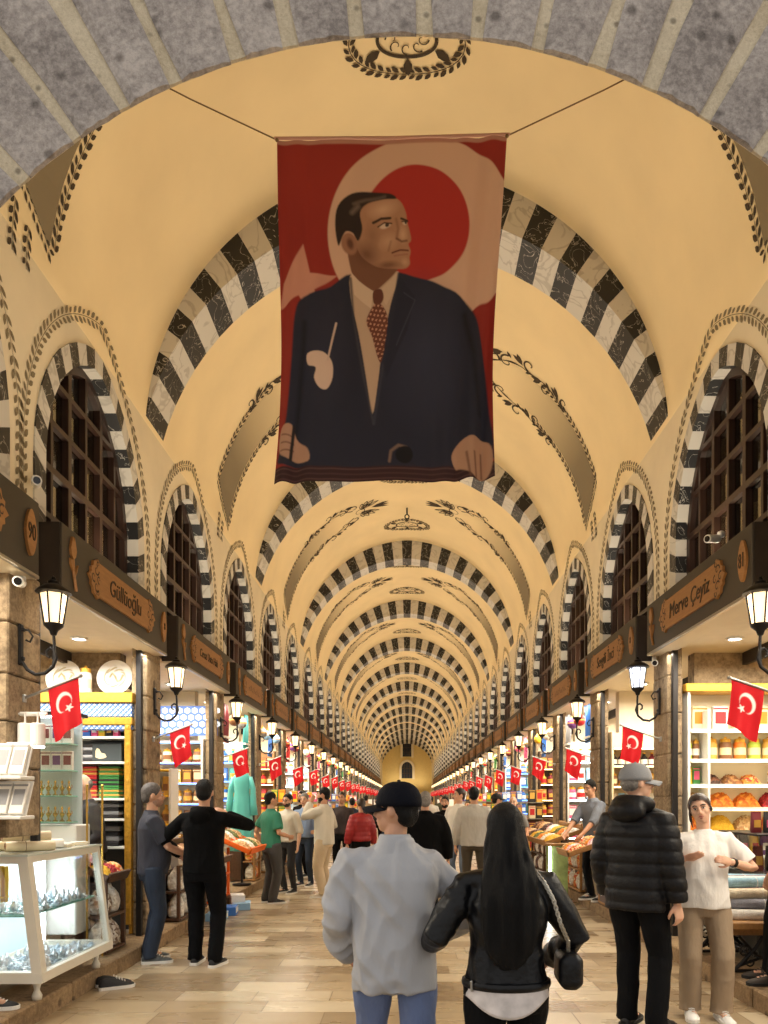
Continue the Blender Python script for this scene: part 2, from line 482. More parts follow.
# painted leaf garland around an arch / along a curve. map(u,v)->3D
LEAF = [(0, 0), (.35, .22), (.7, .2), (1, 0), (.7, -.2), (.35, -.22)]
def leaf(b, fn, u, v, ang, L, wd=1.0, m=None):
    ca, sa = cos(ang), sin(ang)
    pts = [(u + L * (p[0] * ca - wd * p[1] * sa), v + L * (p[0] * sa + wd * p[1] * ca)) for p in LEAF]
    b.add([fn(*p) for p in pts], [tuple(range(6))], m)
def garland(b, fn, path, step, L, stem=.006, pairs=True, wd=1.0):
    P = [Vector(p) for p in path]
    n = max(2, int(sum((P[i + 1] - P[i]).length for i in range(len(P) - 1)) / step))
    Q = resample(path, n)
    for i in range(n):
        d = Q[i + 1] - Q[i]; a = atan2(d[1], d[0])
        for sgn in ((1, -1) if pairs else ((1,) if i % 2 else (-1,))):
            o = 0.012
            leaf(b, fn, Q[i][0] - sgn * sin(a) * o, Q[i][1] + sgn * cos(a) * o, a + sgn * .55, L * (1 + .15 * sin(i * 2.1)), wd)
        if stem:
            nx, ny = -sin(a) * stem / 2, cos(a) * stem / 2
            b.add([fn(Q[i][0] + nx, Q[i][1] + ny), fn(Q[i + 1][0] + nx, Q[i + 1][1] + ny), fn(Q[i + 1][0] - nx, Q[i + 1][1] - ny), fn(Q[i][0] - nx, Q[i][1] - ny)], [(0, 1, 2, 3)])
w0 = build_window()
b = MB()
lf = lambda u, v: (u, wall_x(v) - XW - .004, v)
garland(b, lf, arch_outline(1.33, 3.7, OZS, 1.72, 24), .085, .085, .006)
gl = b.build('painted_leaf_border', M_inksoft, w0, fixn=False)
wi = 1
for s in (-1, 1):
    for yc in WIN_Y:
        if s == -1 and yc == WIN_Y[0]: w = w0
        else:
            w = dup(w0, (0, 0, 0)); w.name = 'window_%d' % wi
        w.location = (s * XW, yc, 0); w.rotation_euler = (0, 0, -s * pi / 2); wi += 1
        if s == 1 and abs(yc - WIN_Y[3]) < .1: WARM_WIN = w

# ------------------------------------------------------------------ striped ribs
IE, ICZ, IR = 0.12, 4.96, 3.0723
def rib_pts(k, N=33):
    th = []
    a_end = atan2(5.746 - ICZ, XW + IE + .002)
    pts = []
    for i in range(N + 1):
        f = -1 + 2 * i / N; s = 1 if f >= 0 else -1
        atop = math.acos(IE / IR)
        a = a_end + (atop - a_end) * (1 - abs(f))
        x = s * (-IE + IR * cos(a)); z = ICZ + IR * sin(a)
        # outwards to the vault / wall along a radial line
        o = Vector((0, 0, 4.7)); d = (Vector((x, 0, z)) - o).normalized(); t = (Vector((x, 0, z)) - o).length
        while t < 6:
            p = o + d * t
            if p.z > VC:
                if (abs(p.x) + VE) ** 2 + (p.z - VC) ** 2 >= (VR + .01) ** 2: break
            elif abs(p.x) >= XW + .01: break
            t += .004
        p = o + d * t
        pts.append(((x, z), (p.x, p.z)))
    return pts
RP = rib_pts(0)
rib_me = None
for k in range(NB):
    y0 = RIB0 + BAY * k
    if rib_me is None:
        b = MB()
        for i in range(len(RP) - 1):
            (a0, c0), (a1, c1) = RP[i], RP[i + 1]; m = 1 if i % 2 == 0 else 0
            # the apex block is black
            v = []
            for y in (0, RIBD):
                for p in (a0, a1, c1, c0): v.append((p[0], y, p[1]))
            b.add(v, [(0, 1, 2, 3), (4, 7, 6, 5), (0, 4, 5, 1), (1, 5, 6, 2), (2, 6, 7, 3), (3, 7, 4, 0)], m)
        o = b.build('trim_1', [M_white, M_black]); rib_me = o.data
    else:
        o = link('trim_%d' % (k + 1), rib_me)
    o.location = (0, y0, 0); struct(o, None)

# ------------------------------------------------------------------ painted bands, garlands and medallions on the vault
AM = math.acos(VE / VR)
def vault_map(side, yc, lift=.006):
    # u = distance along the hall from yc, v = arc length up from springing
    def fn(u, v):
        a = v / VR
        return (side * (-VE + (VR - lift) * cos(a)), yc + u, VC + (VR - lift) * sin(a))
    return fn
def spiral(b, fn, c, r0, r1, a0, a1, wd=.016, n=18):
    P = []
    for i in range(n + 1):
        f = i / n; r = r0 + (r1 - r0) * f; a = a0 + (a1 - a0) * f
        P.append((c[0] + r * cos(a), c[1] + r * sin(a)))
    ribbon(b, fn, P, [wd * (1 - .6 * i / n) for i in range(n + 1)])
def ribbon(b, fn, P, wd, m=None):
    if not hasattr(wd, '__len__'): wd = [wd] * len(P)
    L = []; 
    for i, p in enumerate(P):
        q0 = P[max(0, i - 1)]; q1 = P[min(len(P) - 1, i + 1)]
        a = atan2(q1[1] - q0[1], q1[0] - q0[0]); nx, ny = -sin(a) * wd[i] / 2, cos(a) * wd[i] / 2
        L += [fn(p[0] + nx, p[1] + ny), fn(p[0] - nx, p[1] - ny)]
    b.add(L, [(2 * i, 2 * i + 1, 2 * i + 3, 2 * i + 2) for i in range(len(P) - 1)], m)
def arabesque(b, fn, v0):
    """scrolls along both edges of a band and a palmette at its crown, the palmette rising from v0"""
    for sg in (-1, 1):
        P = [(sg * (.50 - .03 * sin(f * 14) - .26 * max(0, f - .62) / .38), v0 - 1.25 + f * 1.45) for f in [i / 30 for i in range(31)]]
        ribbon(b, fn, P, [.022 + .012 * sin(i * .9) for i in range(31)])
        for q in range(4):
            v = v0 - 1.15 + .36 * q; r = .085 + .02 * q; o = sg * (1 if q % 2 == 0 else -1)
            spiral(b, fn, (sg * .50 + o * r * .9, v), r, .02, pi if o > 0 else 0, (pi if o > 0 else 0) - o * 5.2, .034)
            leaf(b, fn, sg * .52, v + .12, pi / 2 - o * .9, .2, .8); leaf(b, fn, sg * .52, v + .1, pi / 2 - o * .4, .22, .7); leaf(b, fn, sg * .5, v - .05, pi / 2 + o * .8, .13, .8)
        spiral(b, fn, (sg * .30, v0 + .22), .17, .03, -pi / 2, -pi / 2 + sg * 5.0, .04)
        spiral(b, fn, (sg * .16, v0 + .58), .13, .02, -pi / 2, -pi / 2 + sg * 4.8, .034)
        for t, L in ((.45, .46), (.8, .44), (1.15, .38), (1.5, .3)):
            ca, sa = cos(pi / 2 - sg * t), sin(pi / 2 - sg * t)
            ribbon(b, fn, [(sg * .07 + L * f * ca - sa * .05 * sin(pi * f) * s2, v0 + .42 + L * f * sa + ca * .05 * sin(pi * f) * s2) for s2 in (1,) for f in [i / 8 for i in range(9)]], .022)
            ribbon(b, fn, [(sg * .07 + L * f * ca + sa * .05 * sin(pi * f), v0 + .42 + L * f * sa - ca * .05 * sin(pi * f)) for f in [i / 8 for i in range(9)]], .022)
            leaf(b, fn, sg * .07 + .25 * L * ca, v0 + .42 + .25 * L * sa, pi / 2 - sg * t, L * .45, .35)
    for q in range(3):
        leaf(b, fn, 0, v0 + .66, pi / 2 + (q - 1) * .3, .42, .45)
    spiral(b, fn, (0, v0 + .38), .11, .11, 0, 2 * pi, .025)
def band_poly(b, fn, m=None):
    # grey painted field, broad at the foot and fading out under the flourish
    n = 24; prev = None
    for i in range(n + 1):
        v = .74 + 2.3 * i / n; hw = .40
        c = (.0 if i else .0)
        row = [fn(-hw, v), fn(hw, v)]
        if i == 0: row = [fn(-hw, v + .0), fn(hw, v - .34)]
        if prev: b.add(prev + row, [(0, 1, 3, 2)], m)
        prev = row
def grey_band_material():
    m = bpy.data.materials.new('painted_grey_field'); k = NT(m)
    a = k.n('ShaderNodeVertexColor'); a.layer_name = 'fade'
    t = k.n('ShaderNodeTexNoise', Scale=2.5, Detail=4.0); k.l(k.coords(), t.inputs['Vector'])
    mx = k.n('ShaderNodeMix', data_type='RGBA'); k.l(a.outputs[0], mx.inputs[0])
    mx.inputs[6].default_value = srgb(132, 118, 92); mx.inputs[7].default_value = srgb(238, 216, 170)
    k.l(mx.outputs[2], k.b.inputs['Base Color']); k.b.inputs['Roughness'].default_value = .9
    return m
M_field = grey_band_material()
bays = [RIB0 + RIBD / 2 + BAY * k - PITCH for k in range(0, NB)]     # mid-bay, between the ribs
band_me = None; orn_me = None; med_me = None
for k, yc in enumerate(bays):
    for s in (-1, 1):
        if band_me is None:
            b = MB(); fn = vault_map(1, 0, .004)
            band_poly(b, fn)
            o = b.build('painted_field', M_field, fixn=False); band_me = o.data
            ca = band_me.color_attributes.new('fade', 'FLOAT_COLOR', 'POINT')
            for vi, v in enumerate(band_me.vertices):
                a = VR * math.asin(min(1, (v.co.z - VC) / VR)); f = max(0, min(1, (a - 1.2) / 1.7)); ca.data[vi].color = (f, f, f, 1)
            b = MB(); fn = vault_map(1, 0, .007)
            for sg in (-1, 1):
                P = [(sg * .47, .74 + (-.3 if sg > 0 else .02) + i * .1) for i in range(20 if sg > 0 else 17)]
                garland(b, fn, P, .085, .085, .006, True, 1.1)
            P = [(-.47, .74), (0, .54), (.47, .36)]; garland(b, fn, P, .07, .07, 0, True)
            garland(b, fn, [(.1, .34), (.1, .02)], .07, .08, .006); garland(b, fn, [(-.1, .4), (-.1, .02)], .07, .08, .006)
            arabesque(b, fn, 3.05)
            o2 = b.build('painted_scrollwork', M_ink, o, fixn=False); orn_me = o2.data
        else:
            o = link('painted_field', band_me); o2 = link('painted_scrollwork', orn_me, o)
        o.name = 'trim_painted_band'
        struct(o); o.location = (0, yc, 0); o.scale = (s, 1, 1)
    for dy, big in ((-1.35, 1), (1.45, 0)):
        def top(u, v):
            # u across the hall, v along it
            x = u; z = VC + sqrt(VR ** 2 - (abs(x) + VE) ** 2) - .012
            return (x, v, z)
        yy = yc + dy if k else (6.7 if big == 0 else 3.9)
        if k == 0:
            b = MB()
            circ = lambda r, e, n=40: [(r * cos(2 * pi * i / n), e * r * sin(2 * pi * i / n)) for i in range(n + 1)]
            if big or True:
                garland(b, top, circ(.53, .62, 60), .075, .085, .008)
                ribbon(b, top, circ(.27, .62), .03); 
                for q in range(6):
                    a = 2 * pi * q / 6 + .5; leaf(b, top, .29 * cos(a), .62 * .29 * sin(a), a, .17, 1.1)
                for q in range(8):
                    a = 2 * pi * q / 8; spiral(b, top, (.14 * cos(a), .09 * sin(a)), .06, .015, a, a + 4.5, .014, 10)
            o = b.build('trim_painted_medallion', M_ink, fixn=False)
            med_me = o.data
        else: o = link('trim_painted_medallion', med_me)
        o.location = (0, yy, 0); struct(o)
# ------------------------------------------------------------------ end wall
b = MB()
poly = [(-3.2, -.1), (3.2, -.1), (3.2, 9), (-3.2, 9)]
b.add([(p[0], YEND, p[1]) for p in poly], [(0, 1, 2, 3)])
struct(b.build('wall_end', mat('end_plaster', (222, 196, 130), .9, noise=.05)))
def end_window(name, zc, w, zs, rise, z0):
    r = bpy.data.objects.new(name, None); COL.objects.link(r); r['kind'] = 'structure'; r.location = (0, YEND, 0)
    b = MB(); b.prism(arch_outline(w, z0, zs, rise, 10), -.04, 0, lambda u, v, d: (u, d, v)); b.build('pane', mat('end_pane', (44, 52, 62), .2), r)
    fo = resample(arch_outline(w + .25, z0 - .1, zs, rise + .25, 10), 40); fi = resample(arch_outline(w, z0 - .1, zs, rise, 10), 40)
    b = MB(); b.loft([[(o[0], -.12, o[1]), (i_[0], -.12, i_[1]), (i_[0], 0, i_[1]), (o[0], 0, o[1])] for o, i_ in zip(fo, fi)])
    b.build('window_frame', M_wall, r)
    for q in (-.5, 0, .5):
        b = MB(); b.box((q * w, -.06, (z0 + zs + rise) / 2), (.09, .06, zs + rise - z0)); b.build('glazing_bar', M_wood, r)
    for q in (.3, .6):
        b = MB(); b.box((0, -.06, z0 + (zs + rise - z0) * q), (2 * w, .06, .09)); b.build('glazing_bar', M_wood, r)
    return r
end_window('window_90', 0, .62, 5.3, .7, 4.1)
end_window('window_91', 0, .5, 8.3, .05, 6.6)
b = MB()
for x in (-1, 1): b.box((x * 1.15, YEND - .15, 1.2), (.3, .3, 2.4))
b.prism(arch_outline(1.2, 2.2, 2.3, .8, 10), -.2, 0, lambda u, v, d: (u, YEND + d, v))
struct(b.build('door_1', mat('end_door', (120, 110, 90), .8)))

# ------------------------------------------------------------------ entrance arch of grey stone at the front of the hall
FY = YFRONT - .03
ARC_X, ARC_Z, ARC_R = 0.0, 2.345, 2.185
FOC = (0.10, 2.30)
b = MB(); bm_ = MB()
angs = []; a = -6.0
while a < 186:
    angs.append(a); a += random.uniform(5.2, 6.7)
for i in range(len(angs) - 1):
    a0, a1 = angs[i] + .7 + random.uniform(-.15, .15), angs[i + 1] - .7 + random.uniform(-.15, .15)
    nR, nA = 7, 6
    def P(rf, af, y):
        ang = R(a0 + (a1 - a0) * af + (random.uniform(-.22, .22) if af in (0, 1) else 0)); rr = (ARC_R + random.uniform(-.002, .002) if rf == 0 else ARC_R + 1.7 * rf)
        jit = .0015 if rf == 0 else .006
        return (FOC[0] * rf * -.6 + ARC_X + rr * cos(ang) + random.uniform(-jit, jit), y, ARC_Z + rr * sin(ang) + random.uniform(-jit, jit))
    front = [[P(r / nR, q / nA, FY + random.uniform(-.003, .003) + (.008 if q in (0, nA) else 0)) for q in range(nA + 1)] for r in range(nR + 1)]
    back = [[(p[0], YFRONT - .01, p[2]) for p in row] for row in front]
    o = len(b.v)
    for row in front: b.v += row
    w = nA + 1
    for r in range(nR):
        for q in range(nA): b.f.append((o + r * w + q, o + r * w + q + 1, o + (r + 1) * w + q + 1, o + (r + 1) * w + q)); b.m.append(0)
    b.add(front[0] + back[0], [(q, q + 1, w + q + 1, w + q) for q in range(nA)])
    for q in (0, nA):
        b.add([row[q] for row in front] + [row[q] for row in back], [(r, r + 1, nR + 1 + r + 1, nR + 1 + r) for r in range(nR)])
o = b.build('wall_front', M_stone, fixn=False); struct(o)
b = MB(); n = 140; rows = []
for i in range(n + 1):
    ang = R(-6 + 192 * i / n); r0 = ARC_R + .002 + random.uniform(0, .004)
    rows.append([(r0 * cos(ang), YFRONT - .005, ARC_Z + r0 * sin(ang)), (r0 * cos(ang), FY + .013 + random.uniform(-.002, .002), ARC_Z + r0 * sin(ang)),
                 ((r0 + .5) * cos(ang), FY + .013 + random.uniform(-.002, .002), ARC_Z + (r0 + .5) * sin(ang)),
                 ((r0 + 1.0) * cos(ang), FY + .013 + random.uniform(-.002, .002), ARC_Z + (r0 + 1.0) * sin(ang)), ((r0 + 1.8) * cos(ang), FY + .013, ARC_Z + (r0 + 1.8) * sin(ang))])
b.loft(rows, False, False)
mo = b.build('mortar_joints', M_mortar, o, fixn=False)
b = MB()   # masonry closing the hall above and beside the arch
hole_edge = [( (ARC_R + .3) * cos(R(-6 + 192 * i / 40)), ARC_Z + (ARC_R + .3) * sin(R(-6 + 192 * i / 40))) for i in range(41)]
outl = [(4.6 * cos(R(-6 + 192 * i / 40)), ARC_Z + 1.2 + 6.5 * sin(R(-6 + 192 * i / 40))) for i in range(41)]
for i in range(40):
    b.add([(hole_edge[i][0], FY + .05, hole_edge[i][1]), (hole_edge[i + 1][0], FY + .05, hole_edge[i + 1][1]), (outl[i + 1][0], FY + .05, outl[i + 1][1]), (outl[i][0], FY + .05, outl[i][1])], [(0, 1, 2, 3)])
b.build('masonry', M_stone, o)
# ------------------------------------------------------------------ shop fronts
M_fascia = mat('fascia_taupe', (60, 53, 43), .55, noise=.06, nscale=5)
M_fend = mat('fascia_end_shade', (44, 34, 26), .6, noise=.2, nscale=10)  # darker than the board: shade of the fascia ends put into the colour
M_soffit = mat('cream_soffit', (226, 214, 188), .6)
M_plaque = mat('carved_oak', (162, 114, 64), .5, noise=.14, nscale=9, stretch=(1, 6, 6))
M_letter = mat('burnt_lettering', (52, 34, 18), .6)
M_steel = mat('dark_steel', (52, 50, 50), .4, metal=.7)
M_iron = mat('black_wrought_iron', (26, 23, 22), .45, metal=.5)
M_lampglass = mat('lantern_glass', (255, 240, 214), .25, emit=1.6, ecol=(255, 220, 168))
M_lampcool = mat('lantern_glass_cool', (240, 244, 255), .25, emit=2.2, ecol=(236, 240, 255))
M_bulb = mat('lamp_bulb', (255, 244, 220), .3, emit=14, ecol=(255, 226, 180))
M_down = mat('downlight_disc', (255, 250, 240), .3, emit=12, ecol=(255, 248, 236))
M_alu = mat('brushed_aluminium', (168, 166, 160), .35, metal=.9)
M_cream = mat('cream_shop_plaster', (226, 214, 190), .8, noise=.04)
M_white = MATS['white_marble']
M_wpaint = mat('white_lacquer', (238, 236, 230), .4)

def SP(s, yc, lx, ly, lz):       # shop-front frame to world: lx viewer's right, -ly towards the aisle
    return (s * (XW + ly), yc - s * lx, lz)
SROT = lambda s: -s * pi / 2
SHOPS_L = [4.1] + [6.95 + PITCH * j for j in range(0, 2 * NB - 4)]
PIERS = [5.42] + [8.18 + PITCH * j for j in range(0, 2 * NB - 4)]
NSHOP = len(SHOPS_L)

def plaque_outline(hw, hh):
    P = []
    right = [(hw - .16, hh), (hw - .13, hh * 1.18), (hw - .09, hh * 1.0), (hw - .05, hh * .95), (hw - .035, hh * .62), (hw + .0, hh * .5),
             (hw - .005, hh * .25), (hw + .045, 0)]
    r2 = [(x, -y) for x, y in right[:-1]][::-1]
    P = right + r2; L = [(-x, -y) for x, y in P]
    return P + L
def make_fascia(words, number, label):
    root = thing('shop_fascia', label, 'shop sign')
    yf = -(XW - XF)
    b = MB(); b.box((0, (yf + .03) / 2, 3.48), (2.5, .03 - yf, .53), bev=.006); b.build('fascia_board', M_fascia, root)
    for sx in (-1, 1):
        b = MB(); b.box((sx * 1.253, (yf + .03) / 2 + .01, 3.48), (.012, .02 - yf, .52)); b.build('end_panel', M_fend, root)  # thin sheet carrying the painted shade of the end face
    b = MB(); b.box((0, (yf + .03) / 2, 3.205), (2.5, .02 - yf, .02)); b.build('soffit', M_soffit, root)
    b = MB(); b.box((0, yf + .012, 3.207), (2.5, .03, .026), bev=.004); b.build('edge_rail', M_alu, root)
    f = lambda u, v, d: (u, yf - d, 3.485 + v)
    b = MB(); b.prism(plaque_outline(.76, .145), 0, .022, f); pl = b.build('sign_plaque', M_plaque, root)
    fn = lambda u, v: (u, yf - .0235, 3.485 + v)
    for sx in (-1, 1):
        b = MB()
        for q, (du, dv, r) in enumerate(((.66, .07, .05), (.66, -.07, .05), (.72, 0, .045), (.61, 0, .04), (.63, .125, .03), (.63, -.125, .03))):
            spiral(b, fn, (sx * du, dv), r, .008, sx * .5 * q, sx * (5.5 + .5 * q), .016, 14)
        b.build('carved_scroll', M_letter, pl, fixn=False)
    if words:
        me = text_mesh(words, .21 if len(words) < 13 else .15, .006, .12); me.materials.clear(); me.materials.append(M_letter)
        o = link('lettering', me, pl, (0, yf - .024, 3.485)); o.rotation_euler = (pi / 2, 0, 0); o.scale = (.92, 1, 1)
    else:
        b = MB()
        for q in range(11):
            u = -.4 + .08 * q + (.03 if q > 5 else 0); h = .05 + .03 * ((q * 7) % 3)
            ribbon(b, fn, [(u + .025 * cos(t * .7) , -.05 + h * .5 + h * .5 * sin(t * .7 + q)) for t in range(8)], .014)
        b.build('lettering', M_letter, pl, fixn=False)
    # pointed oval number plaque at the right end, carved tulip at the left end
    oval = [(.075 * sin(2 * pi * i / 24) * (1 - .25 * abs(cos(2 * pi * i / 24))), .165 * cos(2 * pi * i / 24)) for i in range(24)]
    b = MB(); b.prism([(1.11 + u, v) for u, v in oval], 0, .02, f); nb = b.build('number_plaque', M_plaque, root)
    me = text_mesh(number or '8', .15 if number else .1, .006); 
    if not me.materials: me.materials.append(M_letter)
    o = link('numerals', me, nb, (1.11, yf - .022, 3.485)); o.rotation_euler = (pi / 2, 0, 0); o.scale = (.72, 1.1, 1)
    b = MB()
    tul = [(0, .02), (.035, .05), (.05, .1), (.03, .16), (.012, .2), (0, .15), (-.012, .2), (-.03, .16), (-.05, .1), (-.035, .05)]
    b.prism([(-1.08 + u, v) for u, v in tul], 0, .02, f)
    b.tube([(-1.08, yf - .01, 3.505), (-1.075, yf - .012, 3.42), (-1.05, yf - .012, 3.34), (-1.02, yf - .01, 3.27)], .012, 6)
    b.prism([(-1.07, -.08), (-1.12, -.03), (-1.13, .02), (-1.1, -.02)], 0, .02, f)
    b.prism([(-1.06, -.12), (-1.02, -.06), (-1.0, .0), (-1.03, -.05)], 0, .02, f)
    b.build('carved_tulip', M_plaque, root)
    return root
fas_generic = None
NTH = ['nearest', 'second', 'third', 'fourth', 'fifth', 'sixth', 'seventh', 'eighth', 'ninth', 'tenth', 'eleventh', 'twelfth', 'thirteenth', 'fourteenth', 'fifteenth',
       'sixteenth', 'seventeenth', 'eighteenth', 'nineteenth', 'twentieth', 'twenty-first', 'twenty-second', 'twenty-third', 'twenty-fourth', 'twenty-fifth']
SIDE = {-1: 'left', 1: 'right'}
for s in (-1, 1):
    for j, yc in enumerate(SHOPS_L):
        far_lab = 'taupe shop sign board with oak plaque, %s along the %s side' % (NTH[j], SIDE[s])
        if s == -1 and j == 0: o = make_fascia('', '90', 'taupe shop sign board cut by the left edge, oval plaque numbered 90')
        elif s == -1 and j == 1: o = make_fascia('Güllüoğlu', '', 'taupe shop sign board lettered Güllüoğlu on carved oak plaque')
        elif s == 1 and j == 1: o = make_fascia('Merve Çeyiz', '81', 'taupe shop sign board lettered Merve Çeyiz, oval plaque numbered 81')
        elif s == -1 and j == 2: o = make_fascia('Cevat Usta Halı', '', far_lab)
        elif s == 1 and j == 2: o = make_fascia('Sevgili İnci', '', far_lab)
        elif fas_generic is None: o = fas_generic = make_fascia('', '', far_lab)
        else: o = dup(fas_generic, (0, 0, 0), 0, far_lab)
        if s == 1 and j == 0: o['label'] = 'taupe shop sign board at the right edge before the one numbered 81'
        o['group'] = 'shop sign boards along both sides'
        o.location = (s * XW, yc, 0); o.rotation_euler = (0, 0, SROT(s))

# piers of brown stone between the shops, partitions, back walls, ceilings
for s in (-1, 1):
    side = SIDE[s]
    b = MB(); b.box((s * 4.98, (YFRONT + YEND) / 2, 1.7), (.06, YEND - YFRONT, 3.4)); struct(b.build('wall_shops_back_' + side, M_cream))
    b = MB(); b.box((s * 3.9, (YFRONT + YEND) / 2, 3.26), (2.1, YEND - YFRONT, .05)); struct(b.build('ceiling_shops_' + side, M_cream))
    for j, yp in enumerate(PIERS):
        b = MB(); z = KERB; cut = 1.28 if (s < 0 and j == 0) else 0
        while z < 3.25:
            h = random.uniform(.28, .5); h = min(h, 3.27 - z)
            xo = .46 if z + h / 2 < cut - .1 else 0
            b.box((s * (2.80 + .08 + xo), yp, z + h / 2), (.16 + random.uniform(-.008, .008), .46 + random.uniform(-.01, .01), h - .008), bev=.012); z += h
        b.box((s * (2.87 if not cut else 3.33), yp, 1.7), (.12, .43, 3.1))
        struct(b.build('pillar', M_pier)); 
        b = MB(); b.box((s * 4.08, yp + .13, 1.72), (1.78, .18, 3.14)); struct(b.build('wall_partition_' + side, M_pier if j < 2 else M_cream))
        b = MB()
        for dy in ((-.275, .275) if j else (.275,)): b.box((s * 2.86, yp + dy, (1.68 if not cut else 2.2)), (.06, .05, (3.08 if not cut else 2.0)), bev=.006)
        struct(b.build('trim_shop_post_' + side, M_steel))

# ------------------------------------------------------------------ wall lanterns
def make_lantern(glass, label):
    root = thing('wall_lantern', label, 'wall lamp')
    b = MB(); b.box((0, -.012, -.12), (.05, .024, .30), bev=.008); b.box((0, -.02, -.01), (.03, .04, .03), bev=.005); b.box((0, -.02, -.22), (.03, .04, .03), bev=.005); b.build('wall_plate', M_iron, root)
    b = MB()
    P = [(0, -.02, -.24), (0, -.06, -.30), (0, -.12, -.335), (0, -.19, -.325), (0, -.245, -.28), (0, -.27, -.215), (0, -.255, -.16), (0, -.225, -.145), (0, -.2, -.165), (0, -.2, -.2), (0, -.22, -.21)]
    b.tube([p for p in P], [.013] * 6 + [.012, .011, .010, .009, .010], 8)
    b.tube([(0, -.25, -.27), (0, -.255, -.12), (0, -.25, -.04)], .011, 8)
    b.tube([(0, -.02, -.01), (0, -.07, -.015), (0, -.1, -.06), (0, -.08, -.1), (0, -.05, -.085)], .008, 8)
    smooth_angle(b.build('scroll_bracket', M_iron, root), 50)
    c = (0, -.25, 0)
    b = MB(); b.lathe([(.0, -.06), (.02, -.05), (.03, -.02), (.065, .012), (.07, .03), (0.0, .03)], 12, c)
    b.lathe([(.0, .245), (.105, .245), (.125, .252), (.118, .27), (.07, .305), (.045, .315), (.042, .335), (.018, .345), (.014, .37), (.0, .378)], 12, c)
    for q in range(6):
        a = 2 * pi * q / 6
        b.tube([(.062 * cos(a), -.25 + .062 * sin(a), .02), (.094 * cos(a), -.25 + .094 * sin(a), .25)], .006, 6)
    smooth_angle(b.build('lantern_cage', M_iron, root), 40)
    b = MB(); b.lathe([(.0, .03), (.056, .03), (.088, .243), (0, .243)], 6, c); b.build('lantern_glass', glass, root)
    return root
lan_w = lan_c = None
for s in (-1, 1):
    for j, yp in enumerate(PIERS):
        cool = (s == 1 and j == 1) 
        lab = 'black scroll-bracket wall lantern on the %s stone pier along the %s side' % (NTH[j], SIDE[s])
        if cool: o = make_lantern(M_lampcool, 'wall lantern glowing cold white on the second stone pier at right')
        elif lan_w is None: o = lan_w = make_lantern(M_lampglass, lab)
        else: o = dup(lan_w, (0, 0, 0), 0, lab)
        o['group'] = 'scroll bracket wall lanterns'
        o.location = (s * 2.80, yp - (.08 if j == 0 else 0), 2.84 - (.03 if j else 0)); o.rotation_euler = (0, 0, SROT(s))
        if j < 8:
            L = bpy.data.lights.new('lantern_light', 'POINT'); L.energy = 5; L.color = (1, .8, .55) if not cool else (.9, .95, 1); L.shadow_soft_size = .05
            lo = bpy.data.objects.new('lantern_light', L); COL.objects.link(lo); lo.location = (s * 2.36, yp - .02, 2.98)

# ------------------------------------------------------------------ flags on slanting poles
def paint_grid(name, nu, nv, pos, colour, m, parent=None):
    U, V = np.meshgrid(np.linspace(0, 1, nu + 1), np.linspace(0, 1, nv + 1))
    u, v = U.ravel(), V.ravel()
    co = pos(u, v); me = bpy.data.meshes.new(name)
    idx = np.arange((nu + 1) * (nv + 1)).reshape(nv + 1, nu + 1)
    f = np.stack([idx[:-1, :-1], idx[:-1, 1:], idx[1:, 1:], idx[1:, :-1]], -1).reshape(-1, 4)
    me.from_pydata(co.tolist(), [], f.tolist())
    c = colour(u, v); ca = me.color_attributes.new('print', 'FLOAT_COLOR', 'POINT')
    ca.data.foreach_set('color', np.concatenate([c, np.ones((len(c), 1))], 1).astype(np.float32).ravel())
    me.materials.append(m); me.polygons.foreach_set('use_smooth', [True] * len(me.polygons))
    return link(name, me, parent)
def print_mat(name, rough, transl=0.0):
    m = bpy.data.materials.new(name); k = NT(m)
    a = k.n('ShaderNodeVertexColor'); a.layer_name = 'print'
    k.l(a.outputs[0], k.b.inputs['Base Color']); k.b.inputs['Roughness'].default_value = rough
    w = k.n('ShaderNodeTexWave', Scale=90.0); k.l(k.coords(), w.inputs['Vector'])
    bp = k.n('ShaderNodeBump', Strength=.08, Distance=.002); k.l(w.outputs['Fac'], bp.inputs['Height']); k.l(bp.outputs[0], k.b.inputs['Normal'])
    if transl:
        t = k.n('ShaderNodeBsdfTranslucent'); k.l(a.outputs[0], t.inputs[0])
        mx = k.n('ShaderNodeMixShader'); mx.inputs[0].default_value = transl
        k.l(k.b.outputs[0], mx.inputs[1]); k.l(t.outputs[0], mx.inputs[2])
        k.l(mx.outputs[0], k.t.nodes['Material Output'].inputs[0])
    return m
M_flag = print_mat('printed_flag_cloth', .75, .35)
def smooth01(d, w): return np.clip(.5 - d / w, 0, 1)
def star_sdf(x, y, cx, cy, r, rot):
    d = np.full(x.shape, -9.0)
    # union test by angle: radius of the star outline at each direction
    a = np.arctan2(y - cy, x - cx) - rot; rr = np.hypot(x - cx, y - cy)
    seg = 2 * pi / 5; t = np.abs(((a + seg / 2) % seg) - seg / 2)
    ri = r * .382; k1 = np.array([r, 0]); k2 = np.array([ri * cos(pi / 5), ri * sin(pi / 5)])
    den = (k2[1] - 0) * np.cos(t) - (k2[0] - k1[0]) * np.sin(t)
    R_ = (k1[0] * k2[1]) / np.maximum(1e-6, den)
    return rr - R_
